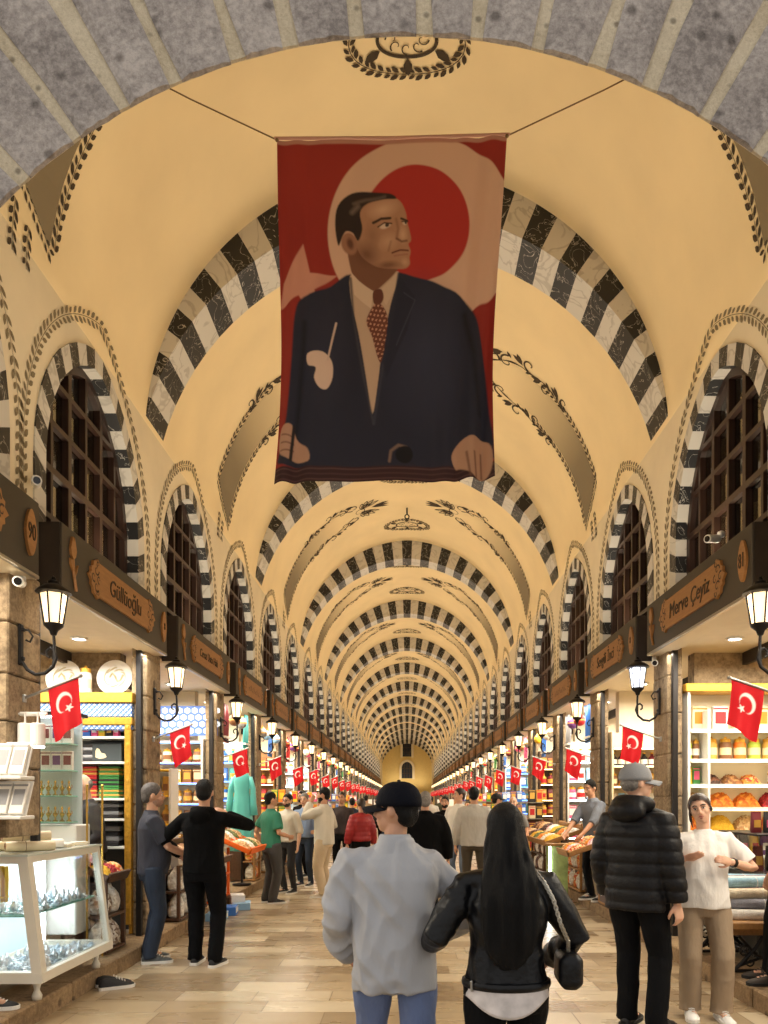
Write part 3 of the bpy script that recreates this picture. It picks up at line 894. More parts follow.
def flag_colour(u, v):
    red = np.array(srgb(206, 24, 34)[:3]); white = np.array(srgb(244, 238, 232)[:3])
    x = (u - .5) * .30; y = (v - .5) * -.42    # metres on the cloth, y up
    ang = R(-52); ox, oy = cos(ang), sin(ang)
    c0 = (.0 - .01, .05)
    big = np.hypot(x - c0[0], y - c0[1]) - .082
    sm = np.hypot(x - c0[0] - .021 * ox, y - c0[1] - .021 * oy) - .066
    cres = np.maximum(big, -sm)
    st = star_sdf(x, y, c0[0] + .088 * ox, c0[1] + .088 * oy, .042, ang + pi)
    d = np.minimum(cres, st)
    k = smooth01(d, .008)[:, None]
    return red * (1 - k) + white * k
def make_flag(label, ph):
    root = thing('flag', label, 'flag')
    b = MB(); b.tube([(0, 0, 0), (0, -.50, .19)], .012, 8); b.ball((0, -.51, .194), .018, 8, 6); b.box((0, -.0, 0), (.05, .04, .07), bev=.006); b.build('flag_pole', M_alu, root)
    def pos(u, v):
        # u along the pole (outwards), v down the fly; the loose end gathers and swings slightly
        py = -.22 - .27 * u; pz = .084 + .1 * u
        g = .22 * v
        y = py + (-.36 - py) * g * .6 - .05 * v * v
        z = pz - .43 * v + .05 * v * (u - .5) * sin(ph) - .02 * v * np.cos(3 * u)
        x = .028 * np.sin(2.6 * pi * u + ph) * v ** .8 + .02 * np.sin(4 * v + ph) * v
        return np.stack([x, y, z], 1)
    paint_grid('flag_cloth', 44, 60, pos, flag_colour, M_flag, root)
    return root
fl = [None, None, None]
for s in (-1, 1):
    for j, yp in enumerate(PIERS):
        lab = 'red crescent flag on the %s stone pier along the %s side' % (NTH[j], SIDE[s])
        k = (j + (s > 0)) % 3
        if fl[k] is None: o = fl[k] = make_flag(lab, .6 + 1.9 * k)
        else: o = dup(fl[k], (0, 0, 0), 0, lab)
        o['group'] = 'red flags on slanting poles'
        o.location = (s * 2.80, yp - .02, 2.34 if j == 0 else (2.27 if j % 2 else 2.22)); o.rotation_euler = (0, 0, SROT(s) + random.uniform(-.2, .2)); o.scale = (.84,) * 3

# ------------------------------------------------------------------ ceiling downlights in the shops
b = None
for s in (-1, 1):
    for j, yc in enumerate(SHOPS_L[:10]):
        for q, (lx, ly) in enumerate(((-.5, .45), (.5, .45), (-.5, 1.2), (.5, 1.2))):
            if b is None:
                d0 = thing('downlight', '', 'ceiling light')
                b = MB(); b.lathe([(.06, 0), (.085, 0), (.085, .02), (.06, .02), (.06, 0)], 20, caps=False); b.build('downlight_ring', M_wpaint, d0)
                b = MB(); b.lathe([(0, .004), (.064, .004), (.064, .016), (0, .016)], 20); b.build('downlight_lens', M_down, d0); o = d0
            else: o = dup(d0, (0, 0, 0))
            o.location = SP(s, yc, lx, ly, 3.215)
            o['label'] = 'round white downlight in the ceiling of the %s shop on the %s' % (NTH[j], SIDE[s]); o['group'] = 'downlights of the %s shop on the %s' % (NTH[j], SIDE[s])
# small box and cameras fixed near the signs
def camera_thing(loc, rz, label):
    r = thing('security_camera', label, 'camera', loc, rz)
    b = MB(); b.box((0, .1, .02), (.05, .06, .05), bev=.01); b.tube([(0, .1, 0), (0, .03, -.02)], .014, 8); b.build('mount', M_wpaint, r)
    b = MB(); b.tube([(0, .05, -.03), (0, -.10, -.06)], .036, 14); smooth_angle(b.build('camera_body', M_wpaint, r))
    b = MB(); b.tube([(0, -.098, -.0595), (0, -.104, -.061)], .026, 14); b.build('lens', mat('lens_black', (12, 12, 14), .1), r)
camera_thing((-2.72, 5.2, 3.17), .35, 'small white security camera under the sign numbered 90')
camera_thing((2.76, 8.25, 3.17), -.3, 'white security camera under the far end of the Merve Çeyiz sign')
camera_thing((2.74, 6.6, 3.97), -1.0, 'white security camera arm on top of the Merve Çeyiz sign')
camera_thing((-2.78, 5.55, 4.02), .5, 'pale box camera fixed to the wall above the 90 sign')
# ------------------------------------------------------------------ shelving, counters and goods
M_shelfwood = mat('honey_wood', (164, 120, 70), .5, noise=.15, nscale=7, stretch=(1, 6, 6))
M_darkwood = mat('walnut_wood', (82, 54, 34), .5, noise=.2, nscale=7, stretch=(1, 6, 6))
M_gold = mat('gilded_trim', (212, 162, 60), .35, metal=.5, noise=.15, nscale=30)
M_brass = mat('polished_brass', (206, 168, 84), .25, metal=.9)
M_clear = thin_glass('clear_glass', (.96, .98, .98), .03, .3)
M_edge = mat('green_glass_edge', (150, 206, 190), .2)
M_led_b = mat('blue_led_strip', (90, 140, 255), .4, emit=5, ecol=(84, 140, 255)); M_led_w = mat('white_led_strip', (255, 255, 250), .4, emit=16, ecol=(245, 250, 255)); M_led_y = mat('warm_led_strip', (255, 236, 190), .4, emit=5, ecol=(255, 226, 160))
PAL = dict(red=(186, 34, 38), pink=(222, 88, 132), yellow=(238, 190, 44), orange=(236, 122, 30), green=(64, 140, 70), blue=(52, 112, 196), teal=(60, 160, 160), white=(238, 234, 226), cream=(226, 208, 170),
           brown=(128, 84, 50), black=(36, 34, 36), purple=(104, 58, 120), gold=(206, 160, 70), maroon=(112, 30, 40), lime=(164, 184, 60), grey=(150, 150, 152), sky=(146, 190, 226))
def pc(n): return mat('goods_' + n, PAL[n], .5)
PROTO = {}
def proto(kind, c1='white', c2='red', s=(.12, .08, .18)):
    """mesh for a piece of goods; base at z=0, front towards -y"""
    key = (kind, c1, c2, s)
    if key in PROTO: return PROTO[key]
    w, d, h = s; b = MB(); lab = MB(); lid = MB(); names = (kind, 'label', 'lid'); m3 = M_gold; smooth = False
    if kind == 'carton':
        b.box((0, 0, h / 2), s, bev=.004); lab.box((0, -d / 2 - .001, h * .52), (w * .74, .003, h * .5)); lab.box((0, -d / 2 - .001, h * .9), (w * .98, .003, h * .06))
    elif kind == 'pouch':
        rows = []
        for f, kx, ky in ((0, .92, .9), (.1, 1, 1), (.45, .98, .9), (.75, .96, .5), (.9, .95, .12), (1, .94, .05)): rows.append(ring((0, 0, f * h), w / 2 * kx, d / 2 * ky, n=14, e=3))
        b.loft(rows); lab.loft([ring((0, -d * .47 + .02 * 0, h * f), w * .32, .006, n=8) for f in (.25, .6)]); smooth = True
    elif kind == 'jar':
        r = w / 2; b.lathe([(0, 0), (r * .9, 0), (r, h * .05), (r, h * .72), (r * .8, h * .82), (0, h * .82)], 16); lid.lathe([(0, h * .80), (r * .84, h * .80), (r * .86, h * .95), (r * .3, h * .98), (r * .18, h * 1.06), (0, h * 1.07)], 16)
        lab.lathe([(r * 1.01, h * .22), (r * 1.012, h * .22), (r * 1.012, h * .55), (r * 1.01, h * .55)], 16); smooth = True
    elif kind == 'bottle':
        r = w / 2; b.lathe([(0, 0), (r, 0), (r, h * .6), (r * .4, h * .78), (r * .36, h * .92), (0, h * .92)], 14); lid.lathe([(0, h * .9), (r * .42, h * .9), (r * .42, h), (0, h)], 12); lab.lathe([(r * 1.01, h * .15), (r * 1.015, h * .15), (r * 1.015, h * .5), (r * 1.01, h * .5)], 14)
    elif kind == 'book':
        b.box((0, 0, h / 2), s, bev=.003); lab.box((0, .002, h / 2), (w * .96, d * .99, h * .7)); 
    elif kind == 'figurine':
        r = w / 2; b.lathe([(0, 0), (r * .8, 0), (r * .85, h * .06), (r * .3, h * .12), (r * .25, h * .25), (r * .7, h * .38), (r * .75, h * .48), (r * .3, h * .58), (r * .22, h * .7), (r * .4, h * .76), (r * .3, h * .86), (r * .08, h * .92), (0, h)], 12)
        b.tube([(r * .6, 0, h * .42), (r * 1.1, 0, h * .5), (r * .9, 0, h * .66)], r * .12, 6); smooth = True
    elif kind == 'bag':
        b.loft([ring((0, 0, h * f), w / 2 * kx, d / 2 * ky, n=20, e=3.4) for f, kx, ky in ((0, .7, .7), (.06, .92, .92), (.35, 1, 1), (.62, .96, .9), (.8, .8, .6), (.9, .74, .22), (1.0, .8, .16))])
        m_ = remesh(b, max(w, h) / 22, 2); displace(m_, lambda co: w * .055 * vnoise(co * (9 / w) * .5, 3)); 
        m_.materials.append(MATS.get(c1) or pc(c1)); PROTO[key] = (m_, None, None, names); return PROTO[key]
    elif kind == 'roll':
        b.tube([(0, -d / 2, h / 2), (0, d / 2, h / 2)], h / 2, 16)
        P = [(h * .45 * (1 - t / 40) * cos(t * .5), -d / 2 - .002, h / 2 + h * .45 * (1 - t / 40) * sin(t * .5)) for t in range(38)]; lab.tube(P, h * .018, 5); lab.tube([(h * .503 * cos(a * pi / 8), -d * .1, h / 2 + h * .503 * sin(a * pi / 8)) for a in range(17)], h * .03, 5); smooth = True
    elif kind == 'stack':
        n = 5
        for i in range(n): (b if i % 2 == 0 else lab).box((.004 * sin(i * 2.3), 0, h * (i + .5) / n), (w * (1 - .02 * (i % 2)), d, h / n * .94), bev=h / n * .25)
    elif kind == 'bowl':
        r = w / 2; b.lathe([(0, 0), (r * .45, 0), (r * .5, h * .1), (r * .85, h * .5), (r, h), (r * .95, h), (r * .78, h * .5), (0, h * .2)], 18); lab.lathe([(r * .9, h * .7), (r * .97, h * .7), (r * 1.01, h * .9), (r * .94, h * .9)], 18); smooth = True
    elif kind == 'lamp':
        r = w / 2; b.ball((0, 0, -h * .5), (r, r, r), 16, 10); lid.lathe([(0, -h * .5 + r * .85), (r * .5, -h * .5 + r * .8), (r * .3, -h * .5 + r * 1.2), (.006, -h * .5 + r * 1.3), (.006, 0), (0, 0)], 10); lab.lathe([(r * .99, -h * .5 - .01), (r * 1.02, -h * .5 - .01), (r * 1.02, -h * .5 + .01), (r * .99, -h * .5 + .01)], 16); smooth = True
    elif kind == 'scarf':
        rows = []
        for i in range(9):
            z = -h * i / 8; rows.append([(x * w, .02 * sin(7 * x * 2 + i * .3) + yy, z) for x, yy in [(-.5, -.008), (-.25, -.008), (0, -.008), (.25, -.008), (.5, -.008), (.5, .008), (.25, .008), (0, .008), (-.25, .008), (-.5, .008)]])
        b.loft(rows); lab.box((0, -.0, -h * .86), (w * 1.0, .065, h * .05))
    def mk(bb, nm, mm):
        if not bb.v: return None
        o = bb.build(nm, mm, None, smooth); me = o.data; bpy.data.objects.remove(o)
        if smooth:
            try: me.set_sharp_from_angle(angle=R(42))
            except Exception: pass
        return me
    main = mk(b, kind, MATS[c1] if c1 in MATS else pc(c1))
    PROTO[key] = (main, mk(lab, 'label', MATS[c2] if c2 in MATS else pc(c2)), mk(lid, 'lid', m3), names); return PROTO[key]
KNAME = dict(carton='carton', pouch='packet', jar='jar', bottle='bottle', book='book', figurine='figurine', bag='goods_bag', roll='fabric_roll', stack='folded_stack', bowl='bowl', lamp='hanging_lamp', scarf='hanging_cloth')
LABN = dict(book='pages', stack='second_colour', roll='band', bowl='rim_band', lamp='band', scarf='border')
def put(kind, loc, rz, label, cat, group=None, c1='white', c2='red', s=(.12, .08, .18), parts=True, rot=None):
    main, lab, lid, _ = proto(kind, c1, c2, s)
    o = link(KNAME[kind], main, None, loc); o.rotation_euler = rot or (0, 0, rz)
    tag(o, label, cat, group)
    if lab: link(LABN.get(kind, 'label'), lab, o)
    if lid: link('lid' if kind != 'lamp' else 'lamp_cap', lid, o)
    return o
def shelving(name, label, X0, X1, Yf, depth, z0, z1, levels, mbody=M_shelfwood, mshelf=None, led=None, back=None, cat='shelf', th=.024, sides=True):
    r = thing(name, label, cat, ((X0 + X1) / 2, Yf, z0)); w = abs(X1 - X0); h = z1 - z0
    b = MB(); b.box((0, depth - .01, h / 2), (w, .02, h)); b.build('back_panel', back or mbody, r)
    if sides:
        for sx in (-1, 1):
            b = MB(); b.box((sx * (w / 2 - .015), depth / 2 - .012, h / 2), (.03, depth - .02, h), bev=.003); b.build('side_panel', mbody, r)
    for z in levels:
        b = MB(); b.box((0, depth / 2 - .012, z - z0 - th / 2), (w - .062, depth - .03, th), bev=.002); so = b.build('shelf', mshelf or mbody, r)
        if led: 
            b = MB(); b.box((0, .003, z - z0 - th / 2), (w - .07, .012, th * .8)); b.build('light_strip', led, so)
    return r
def row(kind, X0, X1, Y, z, label, cat, group, cols, s, gap=.01, jit=.0):
    n = max(1, int((X1 - X0 + gap) / (s[0] + gap))); st = (X1 - X0) / n
    for i in range(n):
        c1, c2 = cols[i % len(cols)]
        lab = label.replace('{c}', c1 if c1 in PAL else '').replace('  ', ' ')
        put(kind, (X0 + st * (i + .5), Y + s[1] / 2 + random.uniform(0, jit), z), random.uniform(-.05, .05), lab, cat, group, c1, c2, s)

# ---- heaps of loose goods (fruit, spice, sweets)
def speckle(name, c1, c2, c3, scale=60):
    m = bpy.data.materials.new(name); k = NT(m)
    v = k.n('ShaderNodeTexVoronoi', Scale=scale); k.l(k.coords(), v.inputs['Vector'])
    sp = k.n('ShaderNodeSeparateColor'); k.l(v.outputs['Color'], sp.inputs[0])
    r = k.ramp([(.1, srgb(*c1)), (.5, srgb(*c2)), (.9, srgb(*c3))], sp.outputs[0]); k.l(r.outputs[0], k.b.inputs['Base Color'])
    bp = k.n('ShaderNodeBump', Strength=.6, Distance=.015); k.l(v.outputs['Distance'], bp.inputs['Height']); bp.invert = True; k.l(bp.outputs[0], k.b.inputs['Normal'])
    k.b.inputs['Roughness'].default_value = .55; MATS[name] = m; return m
HEAPS = {'orange dried apricots': ((214, 104, 22), (240, 140, 40), (248, 170, 70), 34), 'red dried cranberries': ((120, 16, 24), (176, 30, 40), (206, 60, 60), 60), 'yellow turmeric': ((226, 164, 20), (244, 190, 40), (250, 206, 70), 120),
         'brown hazelnuts': ((120, 76, 40), (164, 110, 62), (196, 146, 92), 48), 'green pistachios': ((120, 130, 60), (160, 164, 84), (200, 184, 130), 50), 'pale almonds': ((176, 128, 80), (214, 174, 120), (232, 206, 160), 44),
         'pink lokum cubes': ((226, 150, 170), (240, 190, 200), (248, 226, 226), 36), 'dark dates': ((48, 26, 18), (84, 46, 28), (120, 70, 40), 34), 'mixed dried fruit': ((210, 60, 50), (236, 170, 60), (240, 214, 170), 40), 'white sweets': ((214, 206, 194), (240, 234, 224), (250, 248, 240), 40),
         'packed sweets': ((112, 84, 64), (206, 190, 170), (240, 236, 230), 42), 'green tea leaves': ((60, 70, 36), (96, 108, 52), (140, 146, 84), 70), 'purple flower tea': ((80, 40, 96), (130, 76, 140), (190, 150, 190), 60)}
for hn, (a_, b_, c_, sc_) in HEAPS.items(): speckle(hn, a_, b_, c_, sc_)
_heap = {}
def heap_mesh(w, d, h, seed, hn):
    key = (round(w, 3), round(d, 3), round(h, 3), seed, hn)
    if key in _heap: return _heap[key]
    n = 22; b = MB(); vs = []
    X, Y = np.meshgrid(np.linspace(-1, 1, n), np.linspace(-1, 1, n)); x, y = X.ravel(), Y.ravel()
    e = (1 - np.abs(x) ** 3) * (1 - np.abs(y) ** 3); z = h * (e ** .6) * (.8 + .2 * np.cos(x * 1.5) * np.cos(y * 1.5)) 
    pz = np.stack([x * 5, y * 5, x * 0 + seed], 1); z = z + .10 * h * vnoise(pz, seed) * e + .12 * h * vnoise(pz * 2.4, seed + 1) * (e > 0)
    vs = [(x[i] * w / 2, y[i] * d / 2, max(0, z[i])) for i in range(n * n)]
    fs = [(r * n + c, r * n + c + 1, (r + 1) * n + c + 1, (r + 1) * n + c) for r in range(n - 1) for c in range(n - 1)]
    b.add(vs, fs); b.add([(-w / 2, -d / 2, -.004), (w / 2, -d / 2, -.004), (w / 2, d / 2, -.004), (-w / 2, d / 2, -.004)], [(3, 2, 1, 0)])
    o = b.build('heap', MATS[hn], None, True, fixn=False); me = o.data; bpy.data.objects.remove(o); _heap[key] = me; return me
_ctr = {}
def counter(s, ya, yb, xfront, depth, label, frame=M_shelfwood, heaps=None, ncol=4, nrow=2, zf=.84, zb=1.12, body=M_darkwood, bags=True, where='', bagmat='packed sweets', xbase=None):
    """sloping market counter beside the aisle; xfront = |x| of the tray's low front edge"""
    L = yb - ya; yc = (ya + yb) / 2; xb = xbase or max(XF + .03, xfront + .08)
    r = thing('market_counter', label, 'counter', (s * xfront, yc, 0), SROT(s)); tilt = atan2(zb - zf, depth); dl = sqrt(depth ** 2 + (zb - zf) ** 2)
    o0 = xb - xfront
    zk = KERB + .012
    b = MB(); b.box((0, o0 + .02 + (depth - o0) / 2, (zk + .34) / 2 + .09), (L - .06, depth - o0 - .02, .34 - .02), bev=.008) if False else b.box((0, o0 + (depth - o0) / 2 + .12, (zk + zf - .06) / 2), (L - .08, depth - o0 - .2, zf - .06 - zk), bev=.008); b.build('base_cabinet', body, r)
    b = MB(); b.box((0, o0 + .12, .50), (L - .06, .26, .025), bev=.004); b.build('goods_shelf', frame, r)
    b = MB(); b.box((0, o0 + .12, zk + .015), (L - .06, .26, .025), bev=.004); b.build('plinth_board', frame, r)
    for sx in (-1, 1):
        b = MB(); b.box((sx * (L / 2 - .03), o0 + .02, (zk + zf + .02) / 2), (.04, .04, zf + .02 - zk), bev=.004); b.build('leg', frame, r)
    Mt = Matrix.Translation((0, 0, zf)) @ Matrix.Rotation(tilt, 4, 'X')
    b = MB(); vs = []
    def tb(c, sz):
        b2 = MB(); b2.box(c, sz, bev=.004); b.add([Mt @ Vector(p) for p in b2.v], b2.f)
    tb((0, dl / 2, -.012), (L, dl, .02))
    for sx in (-1, 1): tb((sx * (L / 2 - .012), dl / 2, .015), (.024, dl, .06))
    tb((0, .012, .03), (L, .024, .09)); tb((0, dl - .012, .05), (L, .024, .13))
    b.build('tray', frame, r)
    cw, cd = (L - .05) / ncol, (dl - .05) / nrow
    for i in range(1, ncol):
        b = MB(); tb((-L / 2 + .025 + cw * i, dl / 2, .02), (.012, dl - .05, .055)); b.build('divider', frame, r)
    heaps = heaps or list(HEAPS)
    Wm = Matrix.Translation((s * xfront, yc, 0)) @ Matrix.Rotation(SROT(s), 4, 'Z')
    k = 0
    for q in range(nrow):
        for i in range(ncol):
            hn = heaps[(i + q * 3) % len(heaps)]
            o = link('heap_of_' + hn.split()[-1], heap_mesh(cw - .02, cd - .006, .085, (i + q) % 3, hn))
            o.matrix_world = Wm @ Mt @ Matrix.Translation((-L / 2 + .025 + cw * (i + .5), .025 + cd * (q + .5), .004))
            rowname = ('front', 'back', 'topmost')[q] if nrow > 1 else 'only'
            tag(o, 'heap of %s, %s row of tray %s' % (hn, rowname, where), 'dried goods', '%s in the %s row of the tray %s' % (hn, rowname, where), 'stuff'); k += 1
    if bags:
        for lv, z in (('upper', .513), ('lower', zk + .028)):
            n = max(2, int(L / .3)); st = (L - .12) / n
            for i in range(n):
                y = -L / 2 + .06 + st * (i + .5)
                p = Wm @ Vector((y, o0 + .115, z))
                put('bag', p, SROT(s) + random.uniform(-.3, .3), 'clear bag of sweets, %s shelf of counter %s' % (lv, where), 'bag', 'bags on the %s shelf of the counter ' % lv + where, bagmat if (i + (lv == 'upper')) % 2 else 'white sweets', 'red', (round(st * .92, 2), .2, .27))
    return r

# ---- left, front: the slanted glass showcase of silver trinkets
def frame_quad(b, P, t, dep, fn):
    pass
sc_root = thing('glass_showcase', 'white framed glass showcase with silver trinkets at the lower left', 'showcase', (0, 0, 0))
xbF, xtF, ybN, ybFr = -2.63, -2.735, 5.30, 6.50; xB = -3.22; z0s, z1s = .33, 1.17
xm = lambda z: xbF + (xtF - xbF) * (z - z0s) / (z1s - z0s)
M_frame = mat('ivory_frame_paint', (214, 208, 194), .45)
def bar(b, p, q, w, ext=.3): 
    p, q = Vector(p), Vector(q); d = (q - p).normalized(); u = d.cross(Vector((0, 0, 1)) if abs(d.z) < .9 else Vector((0, 1, 0))).normalized(); v = d.cross(u)
    vs = [pp + u * a * w / 2 + v * c * w / 2 for pp in (p - d * w * ext, q + d * w * ext) for a, c in ((-1, -1), (1, -1), (1, 1), (-1, 1))]
    b.add(vs, [(0, 1, 2, 3), (7, 6, 5, 4), (0, 4, 5, 1), (1, 5, 6, 2), (2, 6, 7, 3), (3, 7, 4, 0)])
cs = {(f, y): (xm(z) if f[0] == 'f' else xB, y, z) for f, z in (('ft', z1s), ('fb', z0s), ('bt', z1s), ('bb', z0s)) for y in (ybN, ybFr)}
for (a, y1), (c, y2), w, nm in ((('ft', ybN), ('fb', ybN), .07, 'corner_post'), (('ft', ybFr), ('fb', ybFr), .05, 'corner_post'), (('bt', ybN), ('bb', ybN), .05, 'corner_post'), (('bt', ybFr), ('bb', ybFr), .05, 'corner_post'),
        (('ft', ybN), ('ft', ybFr), .05, 'top_rail'), (('bt', ybN), ('bt', ybFr), .05, 'top_rail'), (('fb', ybN), ('fb', ybFr), .07, 'bottom_rail'), (('bb', ybN), ('bb', ybFr), .07, 'bottom_rail'),
        (('ft', ybN), ('bt', ybN), .05, 'top_rail'), (('fb', ybN), ('bb', ybN), .07, 'bottom_rail'), (('ft', ybFr), ('bt', ybFr), .05, 'top_rail'), (('fb', ybFr), ('bb', ybFr), .07, 'bottom_rail')):
    b = MB(); bar(b, cs[(a, y1)], cs[(c, y2)], w * (1 + (.05 if nm == 'corner_post' else (.10 if y1 == y2 else 0))), .35 if nm == 'corner_post' else (.42 if y1 == y2 else .28)); b.build(nm, M_frame, sc_root)
b = MB(); b.box(((xbF + xB) / 2, (ybN + ybFr) / 2, z0s - .01), (abs(xB - xbF), ybFr - ybN, .03)); b.build('floor_board', M_wpaint, sc_root)
b = MB(); b.box((xB + .01, (ybN + ybFr) / 2, (z0s + z1s) / 2), (.015, ybFr - ybN - .06, z1s - z0s - .05)); b.build('back_panel', mat('pale_mirror', (206, 222, 230), .25), sc_root)
b = MB(); b.box(((xm(.75) + xB) / 2 - .02, (ybN + ybFr) / 2, .76), (abs(xB - xm(.75)) - .06, ybFr - ybN - .06, .012)); b.build('glass_shelf', M_edge, sc_root)
b = MB(); b.box(((xtF + xB) / 2, (ybN + ybFr) / 2, z1s + .034), (abs(xB - xtF) + .08, ybFr - ybN + .08, .014)); b.build('glass_top', mat('pale_glass_top', (206, 214, 206), .12), sc_root)
b = MB()
for (y0, y1) in ((ybN + .04, (ybN + ybFr) / 2 - .004), ((ybN + ybFr) / 2 + .004, ybFr - .03)):
    b = MB(); v = [(xm(z1s - .03) + .01, y0, z1s - .03), (xm(z1s - .03) + .01, y1, z1s - .03), (xm(z0s + .04) + .01, y1, z0s + .04), (xm(z0s + .04) + .01, y0, z0s + .04)]
    b.add(v + [(p[0] - .006, p[1], p[2]) for p in v], [(0, 1, 2, 3), (7, 6, 5, 4), (0, 4, 5, 1), (1, 5, 6, 2), (2, 6, 7, 3), (3, 7, 4, 0)]); b.build('glass_door', M_clear, sc_root)
b = MB(); b.box(((xbF + xB) / 2 - .02, ybN - .004, (z0s + z1s) / 2), (abs(xB - xbF) - .12, .006, z1s - z0s - .1)); b.build('end_glass', M_clear, sc_root)
b = MB(); b.box((xB + .05, (ybN + ybFr) / 2, z1s - .04), (.03, ybFr - ybN - .1, .02)); b.build('light_tube', M_led_w, sc_root)
b = MB(); b.box((xB + .05, ybFr - .05, (z0s + z1s) / 2), (.03, .02, z1s - z0s - .1)); b.build('light_tube', M_led_w, sc_root)
for y in (ybN + .08, ybFr - .1):
    for x in (xbF - .06, xB + .08):
        b = MB(); b.lathe([(0, KERB), (.032, KERB), (.036, KERB + .03), (.018, KERB + .07), (.03, KERB + .12), (.046, KERB + .17), (.046, z0s), (0, z0s)], 12, (x, y, 0)); b.build('foot', M_frame, sc_root, True)
M_silver = mat('silver_trinket', (206, 210, 214), .28, metal=.8, noise=.5, nscale=40)
tr = []
for i in range(3):
    b = MB(); rr = random.Random(i)
    if i == 0: b.tube([(.03 * cos(a * pi / 8), .03 * sin(a * pi / 8), .006) for a in range(17)], .006, 6); b.ball((.03, 0, .012), .010, 8, 6)
    elif i == 1: b.lathe([(0, 0), (.022, 0), (.03, .02), (.022, .05), (.012, .055), (.012, .07), (0, .075)], 12)
    else: b.box((0, 0, .012), (.06, .045, .024), bev=.006); b.ball((0, 0, .026), (.02, .016, .012), 8, 6)
    o = b.build('trinket', M_silver if i != 2 else mat('blue_white_enamel', (190, 204, 222), .3, noise=.5, nscale=50), None, True); tr.append(o.data); bpy.data.objects.remove(o)
rr = random.Random(4)
for lv, zz in (('upper', .767), ('lower', z0s + .006)):
    for i in range(13):
        for q in range(6):
            x = xm(zz) - .08 - q * .075; y = ybN + .09 + i * .08
            o = link('silver_trinket', tr[rr.randrange(3)], None, (x + rr.uniform(-.012, .012), y + rr.uniform(-.012, .012), zz)); o.rotation_euler = (0, 0, rr.uniform(0, 6)); 
            o.scale = (1.05, 1.05, rr.uniform(.8, 1.5)); tag(o, 'small silver trinket on the %s level of the glass showcase' % lv, 'trinket', 'silver trinkets on the %s level of the showcase' % lv)
for i, (y, c) in enumerate(((5.38, 'yellow'), (5.43, 'white'), (5.48, 'lime'))):
    put('scarf', (-2.92 - .06 * i, y - .02, 1.12), .2, '%s ribbon hanging in the near end of the glass showcase' % c, 'ribbon', None, c, c, (.05, .02, .26))
for nm_, loc_, sz_, pw, rot_ in (('showcase_light', (-3.0, 5.9, z1s - .06), (.25, 1.0), 9, (0, 0, 0)), ('showcase_light', (-2.98, 5.9, .73), (.2, 1.0), 6, (0, 0, 0))):
    L_ = bpy.data.lights.new(nm_, 'AREA'); L_.shape = 'RECTANGLE'; L_.size, L_.size_y = sz_; L_.energy = pw; L_.color = (.92, .97, 1)
    lo_ = bpy.data.objects.new(nm_, L_); COL.objects.link(lo_); lo_.location = loc_; lo_.rotation_euler = rot_
# rolls, papers and folded cloth lying on the showcase top
zt = z1s + .042
for i, (x, y, L, c) in enumerate(((-2.86, 5.62, .34, 'cream'), (-2.98, 5.74, .34, 'cream'), (-2.90, 5.9, .3, 'white'), (-3.04, 6.02, .3, 'cream'))):
    put('roll', (x, y, zt), -.9 + .1 * i, 'patterned cloth roll on the showcase top, %s from the near end' % ORD[i], 'cloth roll', None, c, 'brown', (.08, L, .075))
put('roll', (-2.93, 5.70, zt + .072), -.85, 'patterned cloth roll lying on top of two other rolls', 'cloth roll', None, 'cream', 'maroon', (.08, .34, .075))
for i, (x, y) in enumerate(((-2.82, 6.05), (-2.86, 6.22), (-2.98, 6.3), (-2.83, 6.38))):
    put('stack', (x, y, zt), .3 * i, 'low stack of pale printed cards on the showcase top, %s one' % ORD[i], 'cards', None, 'white', 'cream', (.12, .09, .03))

# ---- left: slanted racks with white boxes behind the showcase
def slant_rack(z0, lab):
    r = thing('slanted_rack', lab, 'display rack', (-2.85, 5.085, z0)); 
    b = MB(); M_ = Matrix.Rotation(-.42, 3, 'X'); b.box((0, .058, .115), (.46, .012, .27), M_); b.build('back_board', M_wpaint, r)
    b = MB(); b.box((0, .01, -.012), (.48, .19, .024), bev=.004); b.build('ledge', M_wpaint, r)
    for i in range(4):
        o = put('carton', (-2.85 - .17 + .113 * i, 5.068, z0 + .012), 0, 'white jewellery box leaning on the %s, %s from its left end' % (lab.split(' with')[0], ORD[i]), 'box', None, 'white', 'grey', (.10, .025, .235), rot=(-.42, 0, 0))
slant_rack(1.765, 'upper slanted white rack with four upright boxes'); slant_rack(1.492, 'lower slanted white rack with four upright boxes')
# track spotlights
for i, x in enumerate((-2.735, -2.645)):
    r = thing('track_spotlight', 'white cylinder spotlight hanging by the stone pier, %s of two' % ('left' if i == 0 else 'right'), 'spotlight', (x, 5.30, 0))
    b = MB(); b.lathe([(0, 1.985), (.048, 1.985), (.05, 2.0), (.05, 2.14), (.04, 2.15), (0, 2.15)], 18); b.build('spot_body', M_wpaint, r, False)
    b = MB(); b.lathe([(0, 1.975), (.044, 1.975), (.044, 1.986), (0, 1.986)], 18); b.build('spot_lens', M_led_w, r)
    b = MB(); b.tube([(0, 0, 2.14), (0, 0, 2.22), (-.1, 0.05, 2.22)], .008, 6); b.build('bracket', M_wpaint, r)
b = MB(); b.tube([(-2.79, 5.345, 2.22), (-2.60, 5.345, 2.22)], .014, 8); b.box((-2.70, 5.345, 2.22), (.18, .03, .03)); tag(b.build('spotlight_rail', M_wpaint), 'white rail carrying the two cylinder spotlights', 'rail')
